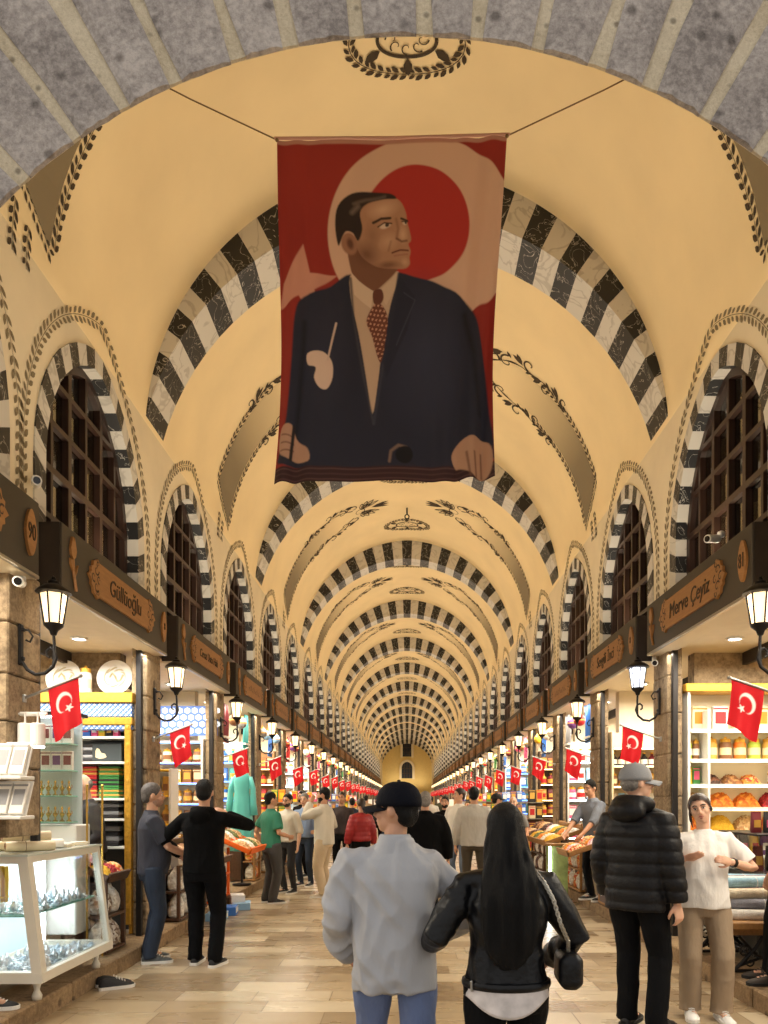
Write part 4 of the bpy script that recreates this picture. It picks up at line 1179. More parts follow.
# ---- left: glass cabinet of gilt figurines
gx0, gx1, gy = -3.42, -2.99, 6.60
gc = shelving('glass_cabinet', 'glass cabinet of white cards and gilt figurines by the left pier', gx0, gx1, gy, .22, 1.38, 2.42, [1.405, 1.64, 1.87, 2.11], M_wpaint, M_edge, None, mat('mirror_back', (214, 226, 228), .2), 'cabinet', .012, False)
b = MB(); b.box((0, -.006, .5), (.43, .005, .98)); b.build('glass_door', M_clear, gc)
b = MB(); b.box((0, .15, .995), (.46, .3, .03)); b.build('top_board', M_steel, gc)
b = MB(); b.box((0, .02, .965), (.4, .02, .015)); b.build('light_strip', M_led_w, gc)
b = MB(); b.box((0, .2, -.5), (.46, .3, .99), bev=.01); b.build('lower_cupboard', M_wpaint, gc)
for lv, z in (('lowest', 1.405), ('second', 1.64)): row('figurine', gx0 + .03, gx1 - .03, gy + .05, z, 'gilt figurine on the %s shelf of the glass cabinet' % lv, 'figurine', 'gilt figurines on the %s shelf of the glass cabinet' % lv, [('polished_brass', 'gold')], (.055, .055, .15), .006)
for lv, z in (('third', 1.87), ('top', 2.11)): row('carton', gx0 + .02, gx1 - .02, gy + .06, z, 'white card box with dark motif on the %s shelf of the glass cabinet' % lv, 'box', 'white boxes on the %s shelf of the glass cabinet' % lv, [('white', 'purple'), ('white', 'maroon')], (.09, .04, .17), .006)
# ---- left: gilded cabinet on the far partition, plates on top
cb = shelving('gilded_cabinet', 'wall cabinet with gilded cornice and blue white frieze in the first left shop', -4.15, -2.94, 7.9, .3, .17, 2.40, [1.10, 1.40, 1.62, 2.01, 2.28], M_gold, M_wpaint, None, mat('dark_cabinet_back', (52, 54, 56), .7), 'cabinet')
M_frieze = None
def frieze_mat():
    m = bpy.data.materials.new('blue_white_frieze'); k = NT(m)
    w = k.n('ShaderNodeTexMagic', Scale=16.0); w.turbulence_depth = 2; k.l(k.coords((1.4, 1, 1.4)), w.inputs['Vector'])
    r = k.ramp([(.42, srgb(70, 116, 190)), (.55, srgb(232, 236, 240))], w.outputs['Fac']); k.l(r.outputs[0], k.b.inputs['Base Color']); return m
M_frieze = frieze_mat(); MATS['blue_white_frieze'] = M_frieze
for z, h, d, mm, nm in ((2.44, .08, .03, M_gold, 'gilded_moulding'), (2.56, .15, .02, M_frieze, 'patterned_frieze'), (2.69, .11, .05, M_gold, 'gilded_cornice'), (2.375, .05, .015, M_frieze, 'patterned_band')):
    b = MB(); b.box((0, .15 - d / 2, z - .17), (1.21 + d, .3 + d, h), bev=.008); b.build(nm, mm, cb)
b = MB(); b.box((.57, -.012, 1.2), (.07, .03, 2.2), bev=.008)
for i in range(11): b.ball((.57, -.027, .3 + .19 * i), (.02, .008, .03), 8, 6)
b.build('gilded_pilaster', M_gold, cb)
X = -3.56
for c, c2, w, h in (('blue', 'pink', .14, .2), ('pink', 'white', .075, .17), ('yellow', 'lime', .075, .18), ('black', 'gold', .075, .17), ('pink', 'white', .07, .18)):
    put('carton', (X + w / 2, 8.02, 2.28), 0, '%s packet standing on the top shelf of the gilded cabinet%s' % (c, '' if c != 'pink' else (', beside the blue one' if X < -3.3 else ', at the right end')), 'packet', None, c, c2, (w - .008, .06, h)); X += w + .004
X = -3.56
put('stack', (X + .09, 8.04, 2.01), 0, 'dark album stack left of the footprint board', 'books', None, 'black', 'grey', (.16, .12, .2))
fb = thing('slate_board', 'dark slate board with a pale footprint on the gilded cabinet shelf', 'board', (-3.24, 8.0, 2.01)); b = MB(); b.box((0, .0, .1), (.32, .03, .2), bev=.004); b.build('board', mat('slate_grey', (52, 60, 62), .6), fb)
b = MB(); b.prism([(-.09, .05), (-.05, .035), (.0, .04), (.03, .055), (.01, .09), (-.03, .10), (-.05, .14), (-.075, .15), (-.09, .12)], -.019, -.0155, lambda u, v, d: (u - .03, d, v)); b.build('footprint', pc('cream'), fb)
for i, (x, c, c2) in enumerate(((-3.46, 'red', 'black'), (-3.22, 'green', 'black'))):
    for q in range(3): put('stack', (x, 8.06, 1.62 + .115 * q), 0, '%s %s boxes in the gilded cabinet, %s layer' % ('pile of', c, ('bottom', 'middle', 'top')[q]), 'boxes', None, c if q != 1 or i else 'red', c2 if q % 2 else 'gold', (.22, .14, .112))
for lv, z in (('second', 1.40), ('lowest', 1.10)):
    for i in range(2): put('stack', (-3.46 + .24 * i, 8.06, z), 0, 'dark folded stack on the %s shelf of the gilded cabinet, %s one' % (lv, ('left', 'right')[i]), 'boxes', None, 'black', 'grey', (.22, .14, .2 if z > 1.3 else .27))
def plate(x, z, lab):
    r = thing('relief_plate', lab, 'plate', (x, 8.12, z)); b = MB()
    Rx = Matrix.Rotation(pi / 2 - .14, 4, 'X'); b.lathe([(0, 0), (.10, 0), (.16, .012), (.195, .018), (.195, .026), (.15, .022), (.10, .012), (0, .010)], 36)
    vs = [Rx @ Vector(p) for p in b.v]; b2 = MB(); b2.add([(p[0], p[1], p[2] + .195) for p in vs], b.f); smooth_angle(b2.build('plate_body', M_wpaint, r), 30)
    b = MB()
    for q in range(9): a = 2 * pi * q / 9; b.tube([(.12 * cos(a + t * .25), .026 - .0 * t, .12 * sin(a + t * .25) * (1 - .1 * t)) for t in range(5)], [.008, .01, .01, .008, .004], 6)
    b.tube([(-.06 + .03 * t, .026, .05 * sin(t * 1.4)) for t in range(6)], .014, 6)
    vs = [Vector((p[0], 0, 0)) + Vector((0, -.016 + .14 * p[2] - .0, p[2] + .195)) for p in b.v]; b3 = MB(); b3.add([(p[0], p[1], p[2]) for p in vs], b.f); b3.build('relief_ornament', mat('ivory_relief', (226, 214, 176), .5), r)
plate(-3.20, 2.745, 'large white relief plate at the right on the gilded cabinet'); plate(-3.76, 2.745, 'large white relief plate behind the flag on the gilded cabinet')
put('jar', (-3.50, 8.06, 2.745), 0, 'white lidded jar between the two relief plates', 'jar', None, 'white', 'cream', (.13, .13, .3))
# ---- left: brass post screen and dried fruit counter
r = thing('brass_screen', 'glass sneeze screen on brass posts above the dried fruit', 'screen', (0, 0, 0))
for x, y in ((-2.80, 6.80), (-2.94, 6.80)):
    b = MB(); b.tube([(x, y, KERB + .013), (x, y, 1.72)], .010, 10); b.ball((x, y, 1.73), .014, 8, 6); b.build('post', M_brass, r)
b = MB(); b.box((-2.87, 6.80, 1.5), (.12, .008, .36)); b.build('glass_panel', M_clear, r)
counter(-1, 6.88, 7.38, 2.78, .44, 'sloping dried fruit counter beyond the glass showcase', M_darkwood, ['yellow turmeric', 'red dried cranberries', 'mixed dried fruit', 'orange dried apricots', 'pink lokum cubes'], 3, 2, .84, 1.05, M_darkwood, True, 'beyond the glass showcase', 'packed sweets', 2.80)
# ---- left second shop: counters, lit shelves, honeycomb panel
counter(-1, 8.75, 9.95, 2.36, .56, 'nut counter behind the man in the black hoodie', M_darkwood, ['pale almonds', 'brown hazelnuts', 'green pistachios'], 4, 2, .80, 1.02, M_darkwood, True, 'behind the black hoodie', 'white sweets')
M_orange = mat('orange_lacquer', (236, 104, 20), .45)
counter(-1, 10.2, 11.25, 2.16, .62, 'orange framed sloping tray counter jutting into the aisle', M_orange, ['pale almonds', 'white sweets', 'green tea leaves'], 4, 2, .86, 1.14, M_darkwood, True, 'with the orange frame', 'white sweets')
rr = random.Random(9)
for i, (x, y, c, sz) in enumerate(((-2.55, 9.9, 'sky', (.34, .24, .10)), (-2.5, 10.35, 'blue', (.3, .24, .12)), (-2.44, 10.9, 'sky', (.36, .26, .1)), (-2.52, 11.0, 'white', (.3, .2, .2)))):
    put('carton', (x, y, 0.0), pi / 2 + .1 * i, '%s carton tray on the floor at the left kerb, %s along the aisle' % (c, ORD[i]), 'carton', None, c, 'white', sz)
hexp = thing('honeycomb_panel', 'blue white honeycomb panel high in the second left shop', 'panel', (-3.35, 10.95, 2.55)); b = MB(); b.box((0, 0, .22), (1.1, .03, .44), bev=.004); b.build('panel', mat('panel_blue', (70, 110, 196), .4), hexp)
b = MB(); 
for q in range(10):
    for w_ in range(4):
        cx, cz = -.5 + .11 * q + (.055 if w_ % 2 else 0), .07 + .1 * w_
        b.prism([(cx + .048 * cos(a * pi / 3 + pi / 6), cz + .048 * sin(a * pi / 3 + pi / 6)) for a in range(6)], -.022, -.014, lambda u, v, d: (u, d, v))
b.build('hexagon_tiles', mat('hex_white', (206, 224, 250), .35), hexp)
shelving('lit_shelf', 'blue lit wall shelving in the second left shop', -4.2, -2.98, 10.8, .3, .17, 2.5, [.9, 1.25, 1.55, 1.85, 2.15, 2.45], M_wpaint, M_wpaint, M_led_b)
ZL = [.9, 1.25, 1.55, 1.85, 2.15]
for q, z in enumerate(ZL):
    row(('carton', 'pouch', 'jar', 'carton', 'jar')[q], -3.75, -3.0, 10.84, z, 'goods packet of {c} colour on the %s blue lit shelf' % ('fifth', 'fourth', 'third', 'second', 'top')[q], 'packet', 'goods on the blue lit shelving', [('brown', 'cream'), ('cream', 'brown'), ('gold', 'white'), ('brown', 'gold')], (.13, .1, .2), .012)
shelving('yellow_edged_shelf', 'pale shelf unit with yellow edges behind the two men', -3.45, -2.98, 9.35, .3, .17, 2.0, [.95, 1.3, 1.66, 1.99], M_wpaint, pc('yellow'), None)
for q, z in enumerate((.95, 1.3, 1.66)): row(('pouch', 'bottle', 'pouch')[q], -3.42, -3.0, 9.4, z, '{c} packet on the yellow edged shelf, %s level' % ('lower', 'middle', 'upper')[q], 'packet', 'packets on the yellow edged shelf', [('cream', 'brown'), ('black', 'cream'), ('gold', 'brown')], (.1, .07, .24), .01)
# ---- left third shop: turquoise dress on a stand
dr = thing('dress_form', 'turquoise long dress on a tailor dummy in the third left shop', 'dress', (-2.80, 12.55, KERB + .012)); 
b = MB(); b.lathe([(0, 0), (.16, 0), (.16, .02), (.02, .04), (.02, .75), (0, .75)], 16); b.build('stand', M_iron, dr)
b = MB(); rows = []
DZ = .48
for z, rx, ry in ((.10, .21, .19), (.4, .19, .17), (.8, .165, .14), (1.0, .14, .115), (1.1, .125, .10), (1.25, .145, .115), (1.34, .15, .095), (1.41, .10, .07), (1.46, .05, .045)):
    rows.append([((rx + .016 * sin(a * 9) * max(0, 1 - z)) * cos(a), (ry + .016 * sin(a * 9) * max(0, 1 - z)) * sin(a), z + DZ) for a in [2 * pi * i / 60 for i in range(60)]])
b.loft(rows); b.build('gown', mat('turquoise_satin', (96, 206, 206), .4, sheen=.3), dr, True)
for sx in (-1, 1):
    b = MB(); b.tube([(sx * .13, 0, 1.34 + DZ), (sx * .185, 0, 1.15 + DZ), (sx * .20, -.03, .9 + DZ), (sx * .21, -.03, .7 + DZ)], [.05, .048, .055, .07], 14); b.build('sleeve', MATS['turquoise_satin'], dr, True)
b = MB(); b.lathe([(0, 1.45 + DZ), (.048, 1.45 + DZ), (.042, 1.53 + DZ), (.0, 1.55 + DZ)], 12); b.build('neck', pc('cream'), dr)

# ---- right first shop: white shelving with jars, heaps and packets
rs = shelving('white_shelving', 'white wall shelving with jars and orange heaps in the first right shop', 3.0, 4.3, 7.91, .3, .17, 2.76, [1.0, 1.27, 1.52, 1.77, 2.04, 2.36], M_wpaint, M_wpaint, None, mat('lit_cream_back', (244, 234, 206), .6))
b = MB(); b.box((0, .1, 2.63), (1.36, .26, .09), bev=.01); b.build('gilded_cornice', M_gold, rs)
for z in (1.52, 1.77, 2.04, 2.36):
    b = MB(); b.box((0, .02, z - .17 - .03), (1.2, .012, .012)); b.build('light_strip', M_led_y, rs)
b = MB(); b.box((-.42, .13, 1.2), (.025, .26, 2.4)); b.build('divider', M_wpaint, rs)
row('carton', 3.08, 4.2, 8.06, 2.36, 'cream wall card box on the top shelf of the white shelving', 'box', 'cream boxes on the top white shelf', [('cream', 'orange'), ('white', 'red'), ('cream', 'brown')], (.16, .06, .26), .05)
row('jar', 3.26, 4.2, 8.06, 2.04, 'glass jar with gold lid on the white shelving', 'jar', 'gold lidded jars on the white shelving', [('gold', 'cream'), ('brown', 'cream'), ('orange', 'cream'), ('lime', 'cream')], (.13, .13, .24), .012)
row('jar', 3.04, 3.2, 8.06, 2.04, 'tall jar at the left end of the white shelving', 'jar', 'tall jars at the end of the white shelving', [('lime', 'white'), ('brown', 'white')], (.075, .075, .22), .004)
for i, (c, c2) in enumerate((('yellow', 'lime'), ('green', 'pink'))): put('carton', (3.07 + .09 * i, 8.1, 1.77), 0, '%s tea packet left of the brown heaps' % c, 'packet', None, c, c2, (.08, .06, .19))
for i, hn in enumerate(('dark dates', 'brown hazelnuts', 'mixed dried fruit')):
    o = link('heap_of_' + hn.split()[-1], heap_mesh(.2, .2, .10, i, hn), None, (3.34 + .21 * i, 8.15, 1.775)); tag(o, 'heap of %s on the third white shelf' % hn, 'dried goods', None, 'stuff')
for i, c in enumerate(('gold', 'grey', 'sky', 'black')): put('bottle', (3.98 + .075 * i, 8.1, 1.77), 0, '%s bottle at the right end of the third white shelf' % c, 'bottle', None, c, 'white', (.065, .065, .2))
for lv, z, hs in (('fourth', 1.52, ('pale almonds', 'orange dried apricots', 'orange dried apricots', 'red dried cranberries')), ('fifth', 1.27, ('orange dried apricots', 'yellow turmeric', 'pale almonds', 'orange dried apricots'))):
    for i, hn in enumerate(hs):
        o = link('heap_of_' + hn.split()[-1], heap_mesh(.26, .22, .15, (i + 1) % 3, hn), None, (3.16 + .28 * i, 8.15, z + .005)); tag(o, 'heap of %s on the %s white shelf, %s from the left' % (hn, lv, ORD[i]), 'dried goods', None, 'stuff')
row('pouch', 3.05, 4.2, 8.06, 1.0, '{c} packet on the lowest white shelf', 'packet', 'packets on the lowest white shelf', [('maroon', 'gold'), ('black', 'pink'), ('yellow', 'red'), ('purple', 'white')], (.1, .08, .22), .01)
gc2 = thing('glass_counter', 'dark glass counter with packets behind the woman in white', 'counter', (3.62, 7.1, KERB + .012)); b = MB(); b.box((0, 0, .38), (.9, .8, .76), bev=.01); b.build('counter_base', mat('charcoal_laminate', (46, 50, 50), .4), gc2)
b = MB(); b.box((0, 0, .94), (.9, .8, .34)); b.build('glass_case', M_clear, gc2); b = MB(); b.box((0, 0, 1.12), (.92, .82, .02), bev=.004); b.build('top_board', M_steel, gc2)
for i in range(7): put('pouch', (3.27 + .12 * i, 6.9, KERB + .785), 0, 'dark packet standing in the glass counter behind the woman', 'packet', 'packets in the dark glass counter', ('maroon', 'black', 'purple', 'black')[i % 4], ('gold', 'pink', 'white', 'gold')[i % 4], (.1, .07, .24))
for i in range(6): put('pouch', (3.3 + .12 * i, 7.0, KERB + 1.142), 0, 'dark wrapped packet on top of the glass counter behind the woman', 'packet', 'packets on top of the dark glass counter', ('maroon', 'black', 'purple')[i % 3], ('gold', 'pink', 'white')[i % 3], (.1, .07, .2))
# treadle table with rolled towels
tt = thing('treadle_table', 'wooden table on black cast iron scroll legs heaped with rolled towels', 'table', (2.98, 6.60, 0), -pi / 2)
b = MB(); b.box((0, 0, .56), (1.0, .62, .07), bev=.012); b.build('table_top', M_shelfwood, tt)
b = MB(); b.box((0, 0, .49), (.7, .5, .07), bev=.008); b.build('drawer_box', M_shelfwood, tt)
for sx in (-1, 1):
    b = MB(); x = sx * .40
    b.tube([(x, -.24, KERB + .02), (x, -.06, .36), (x, .0, .46)], .016, 8); b.tube([(x, .24, KERB + .02), (x, .06, .36), (x, .0, .46)], .016, 8)
    b.tube([(x, -.20, .46), (x, -.05, .30), (x, .2, KERB + .06)], .012, 8); b.tube([(x, .20, .46), (x, .05, .30), (x, -.2, KERB + .06)], .012, 8)
    for sy in (-1, 1):
        P = [(x, sy * .15 + .06 * (1 - t / 16) * cos(t * .6), .33 + .06 * (1 - t / 16) * sin(t * .6)) for t in range(15)]; b.tube(P, .009, 6)
        P = [(x, sy * .10 + .045 * (1 - t / 16) * cos(t * .6 + 2), .24 + .045 * (1 - t / 16) * sin(t * .6 + 2)) for t in range(15)]; b.tube(P, .008, 6)
    b.tube([(x, -.24, KERB + .02), (x, .24, KERB + .02)], .014, 8); b.build('iron_leg', M_iron, tt)
b = MB(); b.tube([(-.4, 0, .28), (.4, 0, .28)], .012, 8)
for q in range(9):
    xx = -.32 + .08 * q; b.tube([(xx + .03 * cos(t * .7), 0, .28 + .03 * sin(t * .7)) for t in range(10)], .006, 6)
b.build('scroll_stretcher', M_iron, tt)
M_towel = {c: mat('towel_' + c, col, .95, noise=.15, nscale=20, bump=.6, bscale=90) for c, col in (('white', (226, 220, 212)), ('pink', (222, 150, 152)), ('blue', (150, 186, 204)), ('grey', (140, 140, 150)), ('cream', (214, 200, 176)))}
k = 0
for lay, (z, n, off) in enumerate(((.595, 8, 0), (.682, 7, .05), (.769, 6, .1), (.856, 4, .2))):
    for i in range(n):
        c = ('white', 'grey', 'cream', 'blue', 'pink', 'white')[(i * 2 + lay) % 6]
        y = 6.20 + .103 * i + off
        put('roll', (2.96 + .03 * (i % 2), y, z - .004 - .004 * lay), pi / 2 + random.uniform(-.15, .15), '%s rolled towel in the %s layer on the treadle table, %s from the camera' % (c, ('bottom', 'second', 'third', 'top')[lay], ORD[i]), 'towel', 'rolled towels on the treadle table', 'towel_' + c, 'towel_white', (.1, .5, .092)); k += 1
b = MB()
for i in range(60):
    x = 2.64 + random.uniform(-.02, .02); y = 6.25 + random.uniform(0, .55); b.tube([(x + .12, y, .70 + random.uniform(-.04, .05)), (x + .02, y + .01, .69), (x, y, .58 + random.uniform(-.03, .03))], .007, 5)
tag(b.build('fringed_throw', M_towel['grey'], None), 'grey fringed throw hanging over the front edge of the treadle table', 'throw')
# ---- right second shop: counters with the seller behind
counter(1, 9.75, 10.42, 2.12, .56, 'dried fruit counter in front of the seller in grey', M_shelfwood, ['pale almonds', 'orange dried apricots', 'pink lokum cubes', 'mixed dried fruit'], 4, 2, .86, 1.06, M_darkwood, True, 'in front of the grey shirted seller', 'packed sweets')
counter(1, 11.5, 13.2, 2.14, .62, 'fruit counter left of the seller with yellow mango heaps', M_shelfwood, ['yellow turmeric', 'green tea leaves', 'orange dried apricots', 'white sweets'], 5, 2, .9, 1.12, M_darkwood, True, 'left of the seller', 'mixed dried fruit')
counter(1, 8.75, 9.5, 2.74, .5, 'red lacquer counter behind the puffer jacket', mat('maroon_lacquer', (110, 34, 36), .4), ['mixed dried fruit', 'dark dates'], 3, 2, .84, 1.02, M_darkwood, True, 'behind the puffer jacket', 'mixed dried fruit', 2.76)
gl = thing('lit_glass_case', 'tall glass case with a glowing white edge on the right kerb', 'showcase', (2.30, 11.36, 0)); b = MB(); b.box((0, 0, .45), (.3, .2, .9), bev=.006); b.build('case_body', mat('green_tint_glass', (150, 170, 110), .1, noise=.3), gl)
b = MB(); b.box((-.13, -.11, .5), (.03, .02, .78)); b.build('light_tube', M_led_w, gl); b = MB(); b.box((0, 0, .92), (.34, .24, .03)); b.build('top_board', M_shelfwood, gl)
shelving('spice_shelf', 'cream wall shelving with bottles in the second right shop', 2.98, 4.2, 10.77, .3, .17, 2.6, [.95, 1.2, 1.5, 1.8, 2.1, 2.36], pc('cream'), pc('cream'), M_led_y)
for q, (z, kd, cl) in enumerate(((.95, 'carton', [('pink', 'white'), ('sky', 'pink')]), (1.2, 'carton', [('pink', 'white'), ('red', 'white'), ('white', 'sky')]), (1.5, 'pouch', [('white', 'pink'), ('sky', 'blue'), ('white', 'green')]), (1.8, 'jar', [('brown', 'cream'), ('gold', 'brown')]), (2.1, 'bottle', [('black', 'white'), ('black', 'white'), ('maroon', 'white')]))):
    row(kd, 3.0, 3.9, 10.9, z, '{c} %s on the %s cream shelf of the second right shop' % (KNAME[kd].replace('goods_', ''), ('lowest', 'second', 'third', 'fourth', 'top')[q]), KNAME[kd], 'goods on the %s cream shelf' % ('lowest', 'second', 'third', 'fourth', 'top')[q], cl, (.1, .08, .2), .01)
# ---- the other shops down the hall
THEMES = [dict(led=M_led_w, body=M_wpaint, cols=[('pink', 'white'), ('white', 'red'), ('sky', 'white'), ('yellow', 'red')], heaps=['pink lokum cubes', 'white sweets', 'green pistachios']),
          dict(led=M_led_y, body=M_shelfwood, cols=[('orange', 'yellow'), ('red', 'gold'), ('brown', 'cream'), ('green', 'yellow')], heaps=['yellow turmeric', 'red dried cranberries', 'green tea leaves', 'orange dried apricots']),
          dict(led=M_led_b, body=M_wpaint, cols=[('blue', 'white'), ('teal', 'gold'), ('white', 'blue'), ('purple', 'gold')], heaps=['mixed dried fruit', 'pale almonds', 'purple flower tea']),
          dict(led=M_led_y, body=M_darkwood, cols=[('gold', 'red'), ('maroon', 'gold'), ('cream', 'red'), ('black', 'gold')], heaps=['dark dates', 'brown hazelnuts', 'pale almonds'])]
rr = random.Random(21)
for s in (-1, 1):
    for j in range(3, min(NSHOP, 22)):
        yc = SHOPS_L[j]; T = THEMES[(j * 3 + (s > 0) * 2 + j // 3) % 4]; far = j > 9; lab = '%s shop on the %s' % (NTH[j], SIDE[s]); yw = PIERS[j] - .27
        xs = sorted((s * 2.98, s * (3.55 if far else 3.9)))
        lv = [.9, 1.25, 1.6, 1.95, 2.3] if not far else [.95, 1.5, 2.05]
        shelving('display_shelf', 'lit goods shelving on the end wall of the ' + lab, xs[0], xs[1], yw, .28, .17, 2.7, lv, T['body'], T['body'], T['led'])
        for q, z in enumerate(lv):
            kd = ('carton', 'jar', 'pouch', 'bottle')[(q + j) % 4] if not far else ('pouch', 'jar', 'bottle')[(q + j) % 3]; sz = (.15, .1, .25) if not far else ((.40, .14, .42) if kd == 'pouch' else (.21, .21, .42))
            x0, x1 = (s * 3.0, s * (3.5 if not far else 3.48)); x0, x1 = min(x0, x1), max(x0, x1)
            row(kd, x0, x1, yw + .05, z, '{c} %s on the end wall of the %s' % (KNAME[kd], lab), KNAME[kd], 'goods on the end wall of the ' + lab, T['cols'], sz, .012)
        # counter jutting towards the aisle
        xf = rr.choice((2.2, 2.3, 2.4)) if not (s < 0 and j in (3, 4)) else 2.55
        a0, a1 = yc - 1.1, yc + rr.uniform(.2, .55)
        if s > 0 and j == 3: a0 = yc + .5; a1 = yc + 1.2
        if s < 0 and j == 3: a0, a1 = 13.1, 13.6
        counter(s, a0, a1, xf, .6, 'sloping goods counter of the ' + lab, T['body'] if j % 3 else M_shelfwood, T['heaps'], 4 if not far else 2, 2 if not far else 1, .84, 1.12, M_darkwood, not far, 'of the ' + lab, T['heaps'][0])
        # hanging lamps and cloths by the opening
        n = 4 if not far else 3
        for i in range(n):
            c = rr.choice(list(PAL)); yy = yc - 1.0 + 2.0 * (i + .5) / n
            if (i + j) % 3: put('lamp', (s * 2.92, yy, 3.2), 0, 'coloured %s hanging lamp in the opening of the %s' % (c, lab), 'lamp', 'hanging lamps of the ' + lab, c, 'gold', (.2, .2, .5))
            else: put('scarf', (s * 2.94, yy, 3.15), SROT(s), 'hanging %s cloth in the opening of the %s' % (c, lab), 'cloth', 'hanging cloths of the ' + lab, c, 'white', (.34, .02, .62))
        # upright stand of goods beside the pier, facing the camera side
        yy = yc - 1.05
        if j == 3: continue
        st = thing('goods_stand', 'upright stand of packets at the near pier of the ' + lab, 'stand', (s * 2.86, yc + .80, KERB + .012)); b = MB(); b.box((0, 0, .02), (.34, .3, .04), bev=.006); b.build('stand_base', M_iron, st)
        b = MB(); b.box((0, .1, .75), (.32, .02, 1.46)); b.build('back_board', T['body'], st)
        for q in range(4 if j < 13 else 0):
            b = MB(); b.box((0, 0, .3 + .36 * q), (.32, .2, .016)); b.build('rack_shelf', M_alu, st)
            for w_ in range(2):
                c1, c2 = T['cols'][(q + w_) % 4]; put('carton', (s * 2.86 - .08 + .16 * w_, yc + .78, KERB + .012 + .309 + .36 * q), 0, '%s packet on the upright stand of the %s' % (c1, lab), 'packet', 'packets on the stand of the ' + lab, c1, c2, (.14, .09, .28))

for i, (x, y, a) in enumerate(((-2.56, 6.36, -1.2), (-2.50, 6.27, -1.0))):
    r = thing('sneaker', 'black sneaker with white sole on the floor by the glass showcase, %s one' % ('inner', 'outer')[i], 'shoe', (x, y, 0), a)
    make_shoe(r, Vector((0, 0, 0)), 0, mat('black_mesh_shoe', (26, 26, 28), .7), mat('white_sole', (224, 222, 216), .6))
r = thing('ceiling_hook', 'small dark hook hanging from the crown of the vault', 'hook', (0, 17.5, 8.3)); b = MB(); b.tube([(0, 0, .25), (0, 0, .05)], .02, 8); b.build('rod', M_iron, r)
b = MB(); b.tube([(.05 * cos(a * pi / 6), 0, .0 + .05 * sin(a * pi / 6)) for a in range(-9, 4)], .014, 8); b.build('ring', M_iron, r)
# ------------------------------------------------------------------ people
def skinmat(name, c): 
    m = mat(name, c, .5, noise=.08, nscale=14)
    m.node_tree.nodes['Principled BSDF'].inputs['Subsurface Weight'].default_value = .08
    return m
SKIN = skinmat('skin_olive', (196, 148, 118)); SKIN2 = skinmat('skin_fair', (214, 168, 140)); 
M_hair = mat('black_hair', (8, 7, 7), .5, noise=.3, nscale=50, stretch=(8, 8, .6), bump=.6, bscale=60)
M_hairgrey = mat('grey_hair', (120, 114, 108), .6, noise=.4, nscale=60)
M_hairbrown = mat('brown_hair', (44, 30, 24), .45, noise=.3, nscale=50)
M_eye = mat('eye_white', (226, 220, 214), .2); M_iris = mat('dark_iris', (30, 20, 16), .15); M_lip = mat('lip', (160, 84, 76), .5)
def cloth(name, c, rough=.85, bump=.5, bscale=26, noise=.1, stretch=(1, 1, .35), **k): return mat(name, c, rough, bump=bump, bscale=bscale, noise=noise, nscale=7, stretch=stretch, **k)

def ik(a, c, l1, l2, pole):
    """middle joint of a two-bone chain from a to c"""
    a, c, pole = Vector(a), Vector(c), Vector(pole); d = c - a; L = d.length
    if L > (l1 + l2) * .999: c = a + d.normalized() * (l1 + l2) * .999; d = c - a; L = d.length
    if L < abs(l1 - l2) + .02: L = abs(l1 - l2) + .02
    x = (l1 * l1 - l2 * l2 + L * L) / (2 * L); h = sqrt(max(0, l1 * l1 - x * x))
    u = d.normalized(); p = pole - u * pole.dot(u); p = p.normalized() if p.length > 1e-6 else Vector((0, -1, 0))
    return a + u * x + p * h, c
def hand_mesh(b, wrist, d, nrm, side, curl, spread=.06, scale=1.0):
    """palm, four fingers and thumb; d = forearm direction, nrm = palm normal (where the fingers curl to)"""
    d = Vector(d).normalized(); nrm = Vector(nrm); nrm = (nrm - d * nrm.dot(d)).normalized(); lat = d.cross(nrm).normalized() * side
    S = scale; w = Vector(wrist)
    P = lambda f, l, n_: w + d * f * S + lat * l * S + nrm * n_ * S
    rows = []
    for f, hw, ht in ((-.03, .024, .018), (.0, .028, .018), (.03, .036, .017), (.06, .041, .016), (.088, .040, .013), (.098, .034, .009)):
        rows.append([P(f, hw * cos(2 * pi * k / 12), ht * sin(2 * pi * k / 12)) for k in range(12)])
    b.loft(rows)
    for q, (l, L) in enumerate(((.030, .072), (.010, .080), (-.010, .075), (-.029, .058))):
        base = P(.082, l * .95, 0); ang = 0; p = base; pts = [P(.06, l * .9, 0), base]; dirl = l * spread * 20
        for s_, fr in enumerate((.45, .3, .25)):
            ang += curl * (.7 if s_ == 0 else 1.0) * (1 + .08 * q)
            v = d * cos(ang) + nrm * sin(ang) + lat * (dirl * .12)
            p = p + v.normalized() * L * fr * S; pts.append(p)
        b.tube(pts, [.0095 * S, .0095 * S, .0088 * S, .008 * S, .0062 * S], 8)
    p0 = P(.012, .026, .004); p1 = P(.042, .050, .014 + .01 * curl); p2 = P(.066, .056, .024 + .018 * curl); p3 = P(.086, .052, .030 + .03 * curl)
    b.tube([p0, p1, p2, p3], [.014 * S, .012 * S, .0105 * S, .008 * S], 8)
def fold_fn(amp, seed, kx=7, kz=3.2, bands=0):
    def fn(co):
        p = co * np.array([kx, kx, kz]); w = vnoise(p, seed); a = np.abs(vnoise(p * 1.9 + 7 + w[:, None] * .8, seed + 1))
        d = np.abs(vnoise(np.stack([(co[:, 0] + .8 * co[:, 2]) * kx * 1.5, co[:, 1] * 3, (co[:, 2] - .5 * co[:, 0]) * kz * .7], 1), seed + 2))
        return amp * (.7 * w + .8 * (.35 - a) + .9 * (.3 - d))
    return fn
def quilt_fn(co): return .010 * (np.abs(np.sin(co[:, 2] * pi / .085)) ** .5 - .6) + .004 * vnoise(co * 16, 5)

